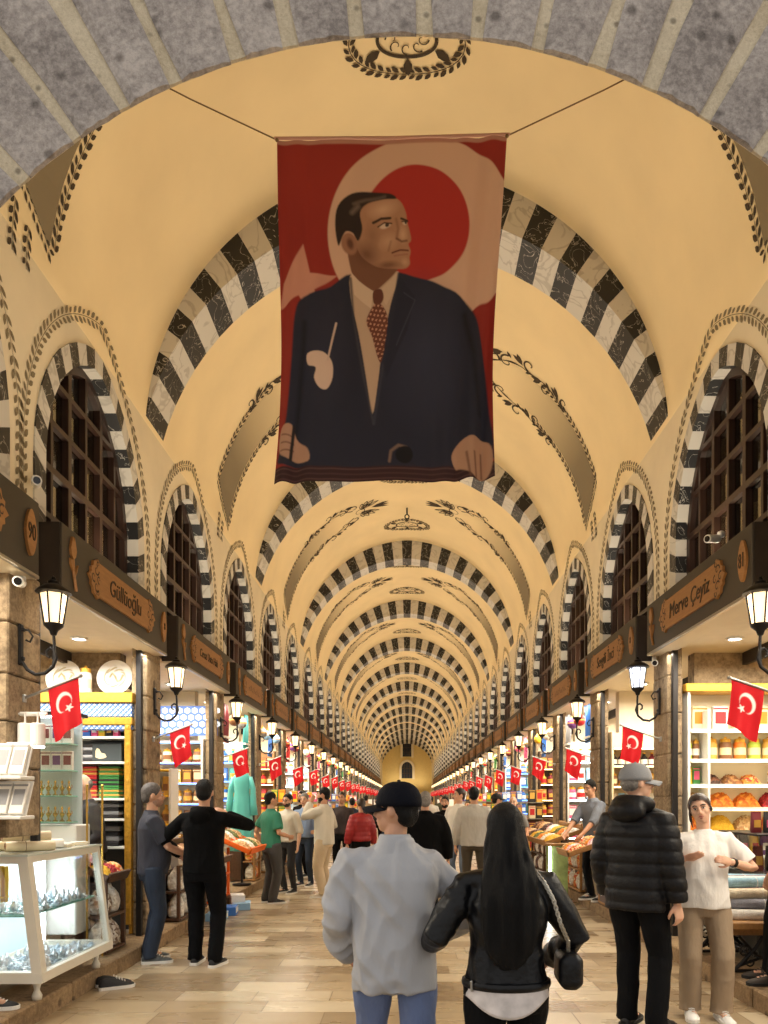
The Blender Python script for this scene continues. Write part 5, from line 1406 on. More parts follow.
def person(label, pos, rz, h=1.75, w=1.0, group=None, skin=SKIN, vox=.014, lean=0.0, twist=0.0, head=(0, 0, 0), belly=0.0,
           hands=None, poles=None, feet=None, curls=(.35, .35), palms=None,
           top=('shirt', None, 'long'), hem=.92, topfat=0.0, fold=.006, quilt=False, collar=False, hood=False, legs=None, legfat=0.0, wide=0.0,
           shoes=None, sole=None, hair=('short', M_hair), cap=None, beard=None, face=True, extra=None, female=False, z0=0.0, glasses=False):
    root = thing('person', label, 'person', (pos[0], pos[1], z0), rz, group)
    S = h / 1.75
    root.scale = (S, S, S)
    hip_z = .93; ax = .10
    Mu = Matrix.Translation((0, 0, hip_z)) @ Matrix.Rotation(-lean, 4, 'X') @ Matrix.Rotation(twist, 4, 'Z') @ Matrix.Translation((0, 0, -hip_z))
    shw = .178 * w if not female else .158 * w
    U = lambda p: Mu @ Vector(p)
    sh = {1: U((shw, 0, 1.385)), -1: U((-shw, 0, 1.385))}
    hands = hands or {}; poles = poles or {}; palms = palms or {}; feet = feet or {}
    hd = {sd: Vector(hands.get(sd, (sd * .27 * w, .05, .86))) for sd in (1, -1)}
    el = {}
    for sd in (1, -1): el[sd], hd[sd] = ik(sh[sd], hd[sd], .285, .262, poles.get(sd, (sd * .5, -1, -.1)))
    ft = {sd: Vector(feet.get(sd, (sd * .11, 0, 0))) for sd in (1, -1)}
    hp = {sd: Vector((sd * ax, 0, hip_z - .02)) for sd in (1, -1)}; kn = {}; an = {}
    for sd in (1, -1):
        an[sd] = Vector((ft[sd].x, ft[sd].y - .03, ft[sd].z + .085)); kn[sd], an[sd] = ik(hp[sd], an[sd], .43, .41, (sd * .15, 1, 0))
    # ---- head frame: face looks towards +y
    Hm = Mu @ Matrix.Translation((0, .01, 1.53)) @ Euler((head[1], head[2], head[0]), 'XYZ').to_matrix().to_4x4() @ Matrix.Translation((0, -.01, -1.53))
    Hp = lambda x, y, z: Hm @ Vector((x, y, z))
    R3 = Hm.to_3x3()
    # ---- one continuous body
    b = MB(); k = w * (.92 if female else 1)
    b.loft([ring((0, .0, z), rx * k, ry, M=Mu) for z, rx, ry in ((.86, .13, .09), (.95, .16, .105), (1.05, .14, .095), (1.18, .15, .10), (1.3, .155, .10), (1.37, .13, .085), (1.43, .08, .06), (1.47, .055, .055))])
    b.tube([U((0, -.012, 1.40)), U((0, .0, 1.48)), Hp(0, .0, 1.57)], [.062, .054 if not female else .047, .052], 14)
    b.ball(Hp(0, -.008, 1.648), (.076, .097, .102), 20, 14, R3); b.ball(Hp(0, .034, 1.588), (.058, .066, .066), 16, 10, R3); b.ball(Hp(0, .068, 1.553), (.028, .026, .022), 10, 8, R3)
    b.tube([Hp(0, .088, 1.655), Hp(0, .102, 1.632), Hp(0, .114, 1.612), Hp(0, .100, 1.603)], [.009, .011, .0155, .011], 8)
    for sx in (-1, 1):
        b.ball(Hp(sx * .078, -.008, 1.63), (.011, .019, .031), 8, 8, R3); b.ball(Hp(sx * .040, .066, 1.612), (.024, .022, .022), 8, 6, R3)
        b.ball(Hp(sx * .030, .080, 1.664), (.024, .012, .008), 8, 6, R3); b.ball(Hp(sx * .013, .100, 1.606), (.009, .009, .007), 6, 6, R3)
    b.tube([Hp(-.026, .086, 1.580), Hp(0, .096, 1.582), Hp(.026, .086, 1.580)], [.006, .009, .006], 8); b.tube([Hp(-.022, .086, 1.571), Hp(0, .094, 1.569), Hp(.022, .086, 1.571)], [.006, .010, .006], 8)
    for sd in (1, -1):
        b.tube([U((sd * .07, 0, 1.385)), sh[sd], sh[sd].lerp(el[sd], .5), el[sd], el[sd].lerp(hd[sd], .35), hd[sd]], [.05, .052, .046, .038, .038, .026], 12)
        dd = hd[sd] - el[sd]; pn = palms.get(sd, (-sd, .3, 0))
        hand_mesh(b, hd[sd], dd, pn, -sd if sd == 1 else 1, curls[0 if sd == 1 else 1], scale=.92 if female else 1.0)
        b.tube([hp[sd], kn[sd].lerp(hp[sd], .5), kn[sd], kn[sd].lerp(an[sd], .4), an[sd]], [.085, .075, .055, .052, .036], 12)
        b.tube([an[sd], an[sd] + Vector((0, .04, -.04)), Vector((ft[sd].x, ft[sd].y + .10, ft[sd].z + .04))], [.036, .036, .026], 10)
    near = vox <= .012
    me = remesh(b, .0065 if near else .010, 2, .5); me.materials.append(skin)
    link('body', me, root)
    # ---- face
    if face:
        for sx in (-1, 1):
            b = MB(); b.ball(Hp(sx * .0305, .0835, 1.6445), (.0135, .010, .0068), 10, 8, R3); e = b.build('eye', M_eye, root, True)
            b = MB(); b.ball(Hp(sx * .0305, .0915, 1.6445), (.0068, .004, .0064), 8, 6, R3); b.build('iris', M_iris, e, True)
            b = MB(); b.tube([Hp(sx * .012, .097, 1.667), Hp(sx * .032, .094, 1.673), Hp(sx * .052, .08, 1.666)], [.004, .005, .003], 6); b.build('eyebrow', hair[1] if hair else M_hair, root, True)
            b = MB(); b.tube([Hp(sx * .016, .0925, 1.6515), Hp(sx * .031, .0955, 1.6555), Hp(sx * .046, .087, 1.6505)], .0022, 6); b.build('eyelash', M_hair, root, True)
        b = MB(); b.tube([Hp(-.024, .089, 1.580), Hp(-.008, .099, 1.584), Hp(0, .1, 1.582), Hp(.008, .099, 1.584), Hp(.024, .089, 1.580)], [.002, .006, .005, .006, .002], 8)
        b.tube([Hp(-.02, .089, 1.572), Hp(0, .0985, 1.570), Hp(.02, .089, 1.572)], [.002, .007, .002], 8); b.build('lips', M_lip, root, True)
    if beard:
        b = MB(); b.ball(Hp(0, .032, 1.578), (.063, .069, .062), 16, 10, R3); b.ball(Hp(0, .07, 1.555), (.034, .03, .028), 10, 8, R3)
        m_ = remesh(b, .008, 2); 
        bm = bmesh.new(); bm.from_mesh(m_); inv = Hm.inverted()
        kill = [f for f in bm.faces if (lambda q: q.z > 1.603 or (q.z > 1.575 and abs(q.x) < .018 and q.y > .06))(inv @ f.calc_center_median())]
        bmesh.ops.delete(bm, geom=kill, context='FACES'); bm.to_mesh(m_); bm.free(); m_.materials.append(beard); link('beard', m_, root)
    if glasses:
        b = MB()
        for sx in (-1, 1):
            b.tube([Hp(sx * .032 + .021 * cos(a * pi / 6), .104, 1.643 + .017 * sin(a * pi / 6)) for a in range(13)], .0025, 6)
            b.tube([Hp(sx * .053, .102, 1.648), Hp(sx * .078, .0, 1.645)], .002, 6)
        b.build('glasses', M_iris, root)
    # ---- hair
    if hair:
        kind, hm = hair; b = MB()
        if kind == 'short':
            b.ball(Hp(0, -.014, 1.668), (.083, .101, .098), 20, 14, R3); b.ball(Hp(0, -.05, 1.615), (.070, .058, .062), 14, 10, R3)
        elif kind == 'balding':
            b.ball(Hp(0, -.036, 1.632), (.081, .074, .066), 18, 12, R3)
        elif kind == 'tied':
            b.ball(Hp(0, -.014, 1.668), (.086, .104, .099), 24, 16, R3); b.tube([Hp(0, -.09, 1.63), Hp(.02, -.12, 1.56), Hp(.035, -.11, 1.47)], [.04, .034, .02], 12)
            b.tube([Hp(.07, .02, 1.66), Hp(.085, .012, 1.58), Hp(.083, .02, 1.50)], [.014, .013, .006], 8); b.tube([Hp(-.07, .02, 1.66), Hp(-.085, .012, 1.60)], [.014, .008], 8)
        elif kind == 'long':
            b.ball(Hp(0, -.016, 1.664), (.090, .105, .102), 24, 16, R3)
            rows = []
            for z, rx, ry, yy in ((1.70, .06, .06, -.04), (1.66, .086, .082, -.035), (1.58, .102, .080, -.055), (1.50, .112, .072, -.085), (1.40, .126, .055, -.125), (1.30, .130, .042, -.150), (1.19, .124, .036, -.158), (1.10, .104, .030, -.155), (1.05, .075, .024, -.152), (1.01, .035, .015, -.15)):
                rows.append(ring((0.004, yy, z), rx, ry, n=36, M=Mu if z < 1.6 else Hm))
            b.loft(rows)
        m_ = remesh(b, .0065 if kind == 'long' else .008, 2); 
        if kind == 'long':
            displace(m_, lambda co: (.004 * vnoise(co * np.array([70, 70, 4]), 3) + .008 * vnoise(co * np.array([30, 30, 2.5]), 9)) * np.clip((1.78 - co[:, 2]) / .2, .15, 1) + .012 * vnoise(co * np.array([11, 11, 5]), 5))
        else: displace(m_, lambda co: .002 * vnoise(co * 60, 2) + .002 * vnoise(co * 25, 4))
        if kind in ('short', 'tied', 'balding'):
            bm = bmesh.new(); bm.from_mesh(m_); inv = Hm.inverted()
            def off(q):
                y = q.y; ln = 1.545 if y < -.045 else (1.545 + (y + .045) / .07 * .085 if y < .025 else (1.63 + (y - .025) / .04 * .075 if y < .065 else 1.71))
                if kind == 'tied': ln = min(ln, 1.60 if y < .03 else 9) if abs(q.x) > .07 or y < -.05 else ln; ln = 0 if y < -.075 or (abs(q.x) > .075 and q.z < 1.6) else ln
                return q.z < ln
            kill = [f for f in bm.faces if off(inv @ f.calc_center_median())]
            bmesh.ops.delete(bm, geom=kill, context='FACES'); bm.to_mesh(m_); bm.free()
        m_.materials.append(hm); link('hair', m_, root)
    if cap:
        cm, backwards = cap
        b = MB(); rows = []
        for i in range(9):
            t = i / 8 * pi / 2
            rows.append([Hp(.094 * cos(t) ** .8 * cos(2 * pi * q / 28) if t < pi / 2 - .01 else .002 * cos(2 * pi * q / 28), -.012 + (.112 * cos(t) ** .8 if t < pi / 2 - .01 else .002) * sin(2 * pi * q / 28), 1.672 + .098 * sin(t)) for q in range(28)])
        rows.insert(0, [Hp(.092 * cos(2 * pi * q / 28), -.012 + .110 * sin(2 * pi * q / 28), 1.650) for q in range(28)])
        b.loft(rows); co_ = b.build('cap', cm, root, True)
        b = MB(); top_, bot = [], []
        ny = 8
        for i in range(ny + 1):
            f = i / ny
            for q in range(13):
                a = -1 + 2 * q / 12; hw = .078 * sqrt(max(.02, 1 - (f * .92) ** 3)); x = a * hw
                y = .07 + (.115) * f - .05 * a * a * (1 - f * .2); z = 1.668 - .018 * f - .03 * a * a
                top_.append(Hp(x, y, z)); bot.append(Hp(x, y, z - .006))
        n_ = len(top_); fs = []
        for i in range(ny):
            for q in range(12):
                a0 = i * 13 + q; fs += [(a0, a0 + 1, a0 + 14, a0 + 13), (n_ + a0, n_ + a0 + 13, n_ + a0 + 14, n_ + a0 + 1)]
        for q in range(12): fs += [(q, n_ + q, n_ + q + 1, q + 1), (ny * 13 + q, ny * 13 + q + 1, n_ + ny * 13 + q + 1, n_ + ny * 13 + q)]
        for i in range(ny): fs += [(i * 13, i * 13 + 13, n_ + i * 13 + 13, n_ + i * 13), (i * 13 + 12, n_ + i * 13 + 12, n_ + i * 13 + 25, i * 13 + 25)]
        b.add(top_ + bot, fs); b.build('visor', cm, co_, True)
        b = MB(); b.ball(Hp(0, -.012, 1.772), (.009, .009, .006), 8, 6, R3); b.build('button', cm, co_)
    # ---- upper garment
    tname, tm, sleeve = top
    F = topfat; b = MB(); rows = []
    fk = w * (.90 if female else 1.0)
    prof = [(hem, .168, .122), ((hem + 1.08) / 2, .168, .120), (1.10, .160, .115), (1.22, .170, .118), (1.31, .178, .120), (1.37, .165, .105), (1.41, .132, .086), (1.445, .095, .072), (1.475, .070, .064), (1.49, .062, .060)]
    if female: prof = [(hem, .176, .126), ((hem + 1.06) / 2, .166, .118), (1.10, .150, .110), (1.22, .165, .122), (1.30, .166, .128), (1.36, .155, .104), (1.405, .122, .082), (1.44, .086, .066), (1.47, .062, .058), (1.48, .058, .056)]
    for z, rx, ry in prof:
        by = belly * max(0, 1 - abs(z - 1.06) / .25); tt = 1 if z < 1.40 else max(.2, (1.49 - z) / .09)
        rows.append(ring((0, by * .5 - (.004 if z < 1.4 else .008), z), rx * fk + F * tt, ry + F * tt + by * .5, e=2.5, n=32, M=Mu if z > hip_z - .0 or True else None))
    b.loft(rows)
    for sd in (1, -1):
        s0 = U((sd * .09 * w, -.002, 1.375)); r0 = .060 + F * .7
        if sleeve == 'long': b.tube([s0, sh[sd], sh[sd].lerp(el[sd], .5), el[sd], el[sd].lerp(hd[sd], .5), hd[sd].lerp(el[sd], .06)], [.08 + F * .6, r0, .058 + F, .051 + F, .046 + F, .036 + F * .8], 18)
        elif sleeve == 'short': b.tube([s0, sh[sd], sh[sd].lerp(el[sd], .45), sh[sd].lerp(el[sd], .78)], [.08 + F * .6, r0, .063 + F, .062 + F], 18)
        elif sleeve == 'rolled': b.tube([s0, sh[sd], sh[sd].lerp(el[sd], .5), el[sd], el[sd].lerp(hd[sd], .2)], [.08 + F * .6, r0, .058 + F, .050 + F, .048 + F], 18)
    if collar: b.tube([U((.064 * cos(a * pi / 8), -.006 + .062 * sin(a * pi / 8), 1.492 + .008 * cos(a * pi / 8 + pi / 2))) for a in range(17)], .018, 8)
    if hood:
        b.tube([U((.085 * cos(a), -.03 + .075 * sin(a), 1.465 - .01 * sin(a))) for a in [pi * .86 + pi * 1.28 * q / 12 for q in range(13)]], [.022] + [.036] * 11 + [.022], 10)
        b.ball(U((0, -.115, 1.42)), (.105, .05, .075), 14, 10)
    m_ = remesh(b, vox, 2)
    displace(m_, quilt_fn if quilt else fold_fn(fold, hash(label) % 97 if False else len(label) % 89))
    m_.materials.append(tm); link(tname, m_, root)
    # ---- trousers
    lm = legs or cloth('dark_jeans', (34, 40, 52))
    b = MB(); G = legfat
    b.loft([ring((0, -.004, z), rx * (fk if not female else 1.0 * w) + G, ry + G, e=2.3) for z, rx, ry in ((.80, .150, .105), (.86, .168, .118), (.93, .168, .116), (1.0, .152, .106), (1.05, .146, .102))])
    for sd in (1, -1):
        t = hp[sd]; 
        b.tube([t + Vector((0, 0, .02)), t.lerp(kn[sd], .25), t.lerp(kn[sd], .6), kn[sd], kn[sd].lerp(an[sd], .45), an[sd] + Vector((0, 0, .01)), an[sd] + Vector((0, .005, -.035))],
               [.094 + G, .094 + G, .078 + G + wide * .3, .066 + G + wide * .7, .062 + G + wide, .056 + G * 1.2 + wide * 1.2, .058 + G * 1.2 + wide * 1.3], 20)
    m_ = remesh(b, vox, 2)
    displace(m_, lambda co: fold_fn(.006, 41, 8, 5)(co) * np.clip((1.0 - co[:, 2]) / .3, .2, 1))
    m_.materials.append(lm); link('trousers', m_, root)
    # ---- shoes
    for sd in (1, -1): make_shoe(root, ft[sd], {1: -.12, -1: .12}[sd], shoes or mat('black_shoe', (18, 18, 19), .5), sole or mat('white_sole', (224, 222, 216), .6))
    if extra: extra(root, dict(U=U, el=el, hd=hd, sh=sh, Hp=Hp, an=an, kn=kn))
    return root

def at(px, py_feet, z0=0.0):      # floor point below a pixel
    Y = (EYE - z0) * 740 / (py_feet - 800); return ((px - 407) * Y / 740, Y)

# -- the couple walking away in the foreground
c_jacket = cloth('pale_blue_grey_jacket', (168, 170, 175), .75, 1.0, 8, .05, (1, 1, .3)); c_jeans = cloth('faded_blue_jeans', (98, 114, 152), .9, .4, 50, .18)
c_navy = mat('navy_cap_cloth', (10, 12, 22), .8, bump=.2, bscale=120)
P1 = ((395 - 407) * 3.30 / 740, 3.30)
def collar_extra(root, J):
    b = MB(); U = J['U']
    rows = []
    for z, rx, ry in ((1.435, .112, .092), (1.47, .088, .080), (1.515, .074, .072), (1.522, .068, .066), (1.49, .066, .064)):
        rows.append(ring((0, -.010, z), rx, ry, M=Matrix.Identity(4), n=30))
    rows = [[U(p) for p in r] for r in rows]
    b.loft(rows, False); b.build('collar', c_jacket, root, True)
    b = MB(); 
    for i in range(1): b.tube([U((.155 * cos(a), -.128 - .0 * cos(a) + .09 * cos(a) ** 2, .985)) for a in [pi * 1.15 + .7 * pi * q / 12 for q in range(13)]], .004, 6)
person('man in pale grey jacket, navy cap and blue jeans, walking away arm in arm', P1, .06, 1.665, 1.07, None, SKIN, .009, lean=.02,
       head=(1.05, 0, .0), hands={-1: (-.22, .20, .93), 1: (.25, .22, 1.0)}, poles={-1: (-.5, -.8, 0), 1: (.8, -.6, 0)},
       top=('jacket', c_jacket, 'long'), hem=.80, topfat=.020, fold=.030, legs=c_jeans, legfat=.002, hair=('short', M_hair), cap=(c_navy, 0), extra=collar_extra,
       feet={-1: (-.10, .12, 0), 1: (.11, -.16, 0)})
c_leather = mat('black_leather', (9, 10, 13), .4, noise=.15, nscale=9, bump=.35, bscale=22); c_blackj = cloth('black_denim', (10, 10, 12), .8)
c_print = mat('pale_floral_blouse', (212, 206, 204), .8, noise=.18, nscale=16)
P2 = ((506 - 407) * 3.12 / 740, 3.12)
def blouse_extra(root, J):
    b = MB(); rows = []
    for i in range(9):
        f = i / 8; row = []
        for q in range(40):
            a = 2 * pi * q / 40; dip = .05 * max(0, -sin(a)) ** 6 if True else 0
            z = .925 - (.065 + dip * 1.6 + .012 * sin(a * 5)) * f
            row.append(Vector((.196 * cos(a) * (1 + .02 * f), -.004 + .150 * sin(a) * (1 + .03 * f), z)))
        rows.append(row)
    rows += [[p * 1 + Vector((-p.x * .015, -p.y * .015, 0)) for p in r] for r in rows[::-1]]
    b.loft(rows, False); b.build('blouse_hem', c_print, root, True)
    b = MB()
    for z in (.93,): b.tube([Vector((.196 * cos(2 * pi * q / 40), -.004 + .148 * sin(2 * pi * q / 40), z)) for q in range(41)], .013, 8, flat=1.6)
    b.build('jacket_waistband', c_leather, root, True)
    b = MB(); b.box((-.165, -.10, .93), (.012, .02, .05), bev=.004); b.build('buckle', M_alu, root)
person('woman with long black hair and black leather jacket, walking away arm in arm', P2, -.04, 1.575, 1.13, None, SKIN2, .009,
       head=(-.05, 0, 0), hands={-1: (-.36, .17, 1.06), 1: (.23, .20, .99)}, poles={-1: (-.4, -1.0, -.5), 1: (.9, -.8, -.1)},
       top=('leather_jacket', c_leather, 'long'), hem=.92, topfat=.016, fold=.016, legs=c_blackj, legfat=.008, hair=('long', M_hair), female=True, face=False, extra=blouse_extra,
       feet={-1: (-.08, -.12, 0), 1: (.09, .14, 0)})
# her shoulder bag
hb = thing('handbag', 'black chain-strap handbag hanging at the hip of the long-haired woman', 'bag', (P2[0], P2[1], 0), -.04)
b = MB(); b.box((.255, -.03, .90), (.10, .20, .15), bev=.025); m_ = remesh(b, .012, 3); m_.materials.append(c_leather); link('bag_body', m_, hb)
b = MB(); pts = [(.25, -.06, .97), (.238, -.125, 1.03), (.205, -.152, 1.10), (.175, -.155, 1.20), (.14, -.125, 1.27), (.10, -.06, 1.325)]
Q = [Vector(p) for p in pts]; chain = []
for i in range(len(Q) - 1):
    for t in range(8): chain.append(Q[i].lerp(Q[i + 1], t / 8))
for i in range(len(chain) - 1):
    d = (chain[i + 1] - chain[i]).normalized(); c = (chain[i] + chain[i + 1]) / 2; u = d.cross(Vector((0, 1, .2) if i % 2 else (1, .3, 0))).normalized()
    b.tube([c + d * .013 * cos(a * pi / 4) + u * .007 * sin(a * pi / 4) for a in range(9)], .0028, 5)
b.build('chain_strap', mat('pale_metal_chain', (190, 186, 176), .3, metal=.9), hb)

# -- left: two men talking beside the showcase
c_tee = cloth('charcoal_blue_tee', (42, 45, 57)); c_djean = cloth('dark_blue_jeans', (32, 43, 60), .9, .4, 40, .2)
c_black = cloth('black_knit', (8, 8, 9), .9); c_trk = cloth('black_track_cloth', (10, 10, 12), .85)
m_sneak = mat('white_black_sneaker', (70, 74, 74), .6, noise=.9, nscale=14)
person('man in charcoal T-shirt and jeans facing right near the glass showcase', at(152, 961), -1.15, 1.76, 1.02, None, SKIN, .012, head=(.05, -.05, 0), belly=.07,
       hands={1: (.14, .36, 1.03), -1: (-.16, .34, 1.06)}, poles={1: (.6, -.8, -.4), -1: (-.6, -.8, -.4)}, top=('t_shirt', c_tee, 'short'), hem=.86, topfat=.012, legs=c_djean, legfat=.008,
       shoes=m_sneak, hair=('short', mat('greying_hair', (74, 68, 64), .6, noise=.4, nscale=60)), beard=mat('stubble', (158, 122, 102), .8, noise=.2, nscale=80))
person('man in black hoodie and black trousers with his back turned, left aisle', at(204, 965), -.12, 1.79, 1.08, None, SKIN, .012, head=(.25, -.06, 0),
       hands={1: (.13, .22, 1.43), -1: (-.30, .16, 1.02)}, poles={1: (1, .15, -.45), -1: (-.8, -.6, 0)}, top=('hoodie', c_black, 'long'), hem=.87, topfat=.012, hood=True, legs=c_trk, legfat=.012,
       hair=('short', M_hair), face=True, feet={-1: (-.10, .06, 0), 1: (.13, -.02, 0)}, shoes=mat('black_mesh_shoe', (26, 26, 28), .7))
# -- middle distance on the left
c_green = cloth('bottle_green_tee', (44, 116, 92)); c_grey = cloth('charcoal_trousers', (66, 64, 62)); c_stripe = cloth('cream_striped_shirt', (208, 202, 190))
c_blue = cloth('steel_blue_sweater', (116, 134, 164)); c_cream = cloth('cream_sweatshirt', (206, 200, 186)); c_beige = cloth('beige_trousers', (196, 176, 146))
person('man in green T-shirt and grey trousers standing by the orange tray', at(271, 903), -.9, 1.72, 1.02, None, SKIN, .016, head=(.0, 0, 0), hands={-1: (-.24, -.02, .9), 1: (.16, .24, 1.05)},
       top=('t_shirt', c_green, 'short'), hem=.88, topfat=.016, legs=c_grey, legfat=.016)
person('man in cream striped shirt and glasses behind the green T-shirt', at(288, 893), 2.6, 1.70, 1.0, None, SKIN2, .016, head=(.1, -.1, 0), glasses=True, beard=M_hairbrown,
       top=('striped_shirt', c_stripe, 'rolled'), hem=.9, topfat=.012, legs=cloth('dark_slacks', (40, 40, 44)))
person('bearded man in black jacket half hidden behind the striped shirt', at(302, 877), 2.4, 1.78, 1.02, None, SKIN, .018, beard=M_hair, top=('jacket', c_black, 'long'), topfat=.02, legs=c_blackj)
person('grey-haired man in steel blue sweater and jeans facing the camera', at(305, 886), 2.75, 1.72, 1.04, None, SKIN2, .016, head=(.1, -.15, 0), hair=('short', M_hairgrey), top=('sweater', c_blue, 'long'), topfat=.014, belly=.05, legs=c_djean)
person('man in cream sweatshirt and beige trousers with hand at his mouth', at(324, 897), 1.35, 1.80, 1.08, None, SKIN, .016, head=(.0, -.05, 0), hands={-1: (-.06, .20, 1.52), 1: (.2, .16, 1.06)}, poles={-1: (-.4, .6, -1), 1: (.6, -.8, 0)},
       beard=M_hair, top=('sweatshirt', c_cream, 'long'), hem=.84, topfat=.026, legs=c_beige, legfat=.02, shoes=mat('sand_trainers', (190, 176, 156), .7))
person('man in dark patterned shirt beyond the cream sweatshirt', at(342, 880), 2.9, 1.75, 1.0, None, SKIN, .02, top=('shirt', cloth('dark_pattern_shirt', (52, 42, 42), noise=.8), 'long'), topfat=.014, legs=c_blackj, hair=('short', M_hairbrown))
person('person in red puffer jacket partly hidden behind the navy cap', at(361, 888), .4, 1.62, 1.0, None, SKIN2, .018, top=('puffer_jacket', cloth('red_nylon', (150, 30, 34), .5), 'long'), topfat=.035, quilt=True, female=True, hair=('tied', M_hairbrown), legs=c_blackj)
# -- middle distance, centre and right
c_coat = cloth('black_wool_coat', (9, 9, 10), .9); c_whitet = cloth('white_tee', (226, 222, 214)); c_greyj = cloth('light_grey_jacket', (172, 168, 160), .7)
person('grey-haired man in black coat seen from behind in mid aisle', at(425, 925), .05, 1.70, 1.16, None, SKIN, .016, hair=('short', M_hairgrey), top=('coat', c_coat, 'long'), hem=.72, topfat=.035, collar=True, legs=c_blackj)
person('man in dark jacket behind the black coat, facing the camera', at(445, 884), 2.9, 1.66, 1.0, None, SKIN, .02, top=('jacket', c_coat, 'long'), topfat=.02, legs=c_djean, beard=M_hair)
person('man in plain white T-shirt and jeans beside the grey jacket', at(459, 892), 2.5, 1.80, 1.0, None, SKIN2, .016, head=(-.6, 0, 0), top=('t_shirt', c_whitet, 'short'), hem=.86, topfat=.02, legs=cloth('washed_jeans', (96, 108, 126)), hair=('short', M_hairbrown))
person('man in light grey jacket and olive trousers with back turned', at(474, 903), -.15, 1.80, 1.06, None, SKIN, .016, hair=('short', M_hair), top=('jacket', c_greyj, 'long'), hem=.86, topfat=.026, fold=.008, legs=cloth('olive_trousers', (64, 56, 44)), hands={1: (.26, .2, 1.0)}, beard=None)
person('man in black cap and pale jacket near the blue display', at(497, 880), -1.2, 1.72, 1.0, None, SKIN2, .02, cap=(mat('black_cap_cloth', (22, 22, 24), .8), 0), top=('jacket', cloth('pale_jacket', (186, 184, 182)), 'long'), topfat=.02)
person('balding man facing the camera behind the long-haired woman', at(513, 890), 2.9, 1.66, 1.0, None, SKIN2, .02, hair=('balding', M_hairgrey), top=('shirt', cloth('grey_polo', (120, 120, 122)), 'short'), topfat=.014)
# -- right: man in puffer jacket, woman in white T-shirt, shopkeeper
c_puff = mat('black_puffer_nylon', (15, 15, 18), .5, noise=.12, nscale=8, bump=.25, bscale=40); c_capg = mat('grey_cap_cloth', (136, 138, 142), .8, bump=.2, bscale=120)
def hood_extra(root, J):
    U = J['U']; b = MB()
    b.tube([U((.105 * cos(a), -.05 + .085 * sin(a), 1.49 - .02 * sin(a))) for a in [pi * .9 + pi * 1.2 * q / 12 for q in range(13)]], [.03] + [.048] * 11 + [.03], 12)
    b.ball(U((0, -.15, 1.45)), (.13, .075, .075), 16, 10)
    m_ = remesh(b, .012, 3); displace(m_, fold_fn(.008, 12)); m_.materials.append(c_puff); link('hood', m_, root)
person('man in black puffer jacket and grey cap turned towards the woman', ((637 - 407) * 5.2 / 740, 5.2), -.75, 1.84, 1.02, None, SKIN2, .010, head=(-.65, -.02, 0), hands={1: (.27, .02, .83), -1: (-.24, .06, .86)}, poles={1: (.5, -1, 0), -1: (-.5, -1, 0)},
       top=('puffer_jacket', c_puff, 'long'), hem=.80, topfat=.034, quilt=True, collar=True, legs=cloth('black_jeans', (10, 11, 14), .85), legfat=.014, cap=(c_capg, 0), hair=('balding', M_hairgrey), extra=hood_extra,
       feet={1: (.14, .02, 0), -1: (-.08, .05, 0)}, sole=mat('dark_sole', (24, 24, 24), .7), curls=(.5, .5))
c_tw = cloth('white_cotton_tee', (232, 228, 222), .85, .4, 24, .04); c_taupe = cloth('taupe_trousers', (150, 130, 106), .85, .3, 30, .06)
def watch_extra(root, J):
    b = MB(); c = J['hd'][-1].lerp(J['el'][-1], .14); d = (J['hd'][-1] - J['el'][-1]).normalized(); u = d.cross(Vector((0, 0, 1))).normalized(); w_ = d.cross(u)
    b.tube([c - d * .012, c + d * .012], .036, 16); b.build('wrist_watch', mat('black_watch', (16, 16, 18), .3), root)
person('woman in white T-shirt and taupe trousers talking with raised hands', ((703 - 407) * 5.45 / 740, 5.45), pi - .15, 1.64, 1.12, None, SKIN2, .010, head=(-.28, -.02, .22), belly=.05, female=True,
       hands={-1: (-.15, .20, 1.24), 1: (.17, .17, 1.26)}, poles={1: (1, -.2, -.7), -1: (-1, -.2, -.7)}, palms={1: (-.4, -.5, .6), -1: (.3, -.8, -.2)}, curls=(.18, .45),
       top=('t_shirt', c_tw, 'short'), hem=.87, topfat=.020, fold=.014, legs=c_taupe, legfat=.008, wide=.016, hair=('tied', M_hairbrown), shoes=mat('white_trainers', (232, 230, 226), .6), feet={1: (.09, .0, 0), -1: (-.13, .06, 0)}, extra=watch_extra)
person('shopkeeper in grey shirt reaching over the dried fruit counter on the right', (2.72, 10.70), 2.1, 1.74, .98, None, SKIN, .014, lean=.12, head=(.1, -.15, 0), z0=KERB,
       hands={-1: (-.18, .42, .98), 1: (.12, .45, .98)}, top=('shirt', cloth('slate_grey_shirt', (108, 114, 124)), 'rolled'), hem=.88, topfat=.014, legs=c_blackj)
person('balding shopkeeper in dark clothes behind the glass cabinet on the left', (-3.24, 7.62), pi - .9, 1.72, 1.05, None, SKIN2, .014, head=(.3, -.3, 0), hair=('balding', M_hairgrey), z0=KERB, lean=.1,
       hands={-1: (-.2, .20, .95), 1: (.2, .2, .98)}, top=('sweater', cloth('black_sweater', (34, 34, 38)), 'long'), topfat=.012, legs=c_blackj)
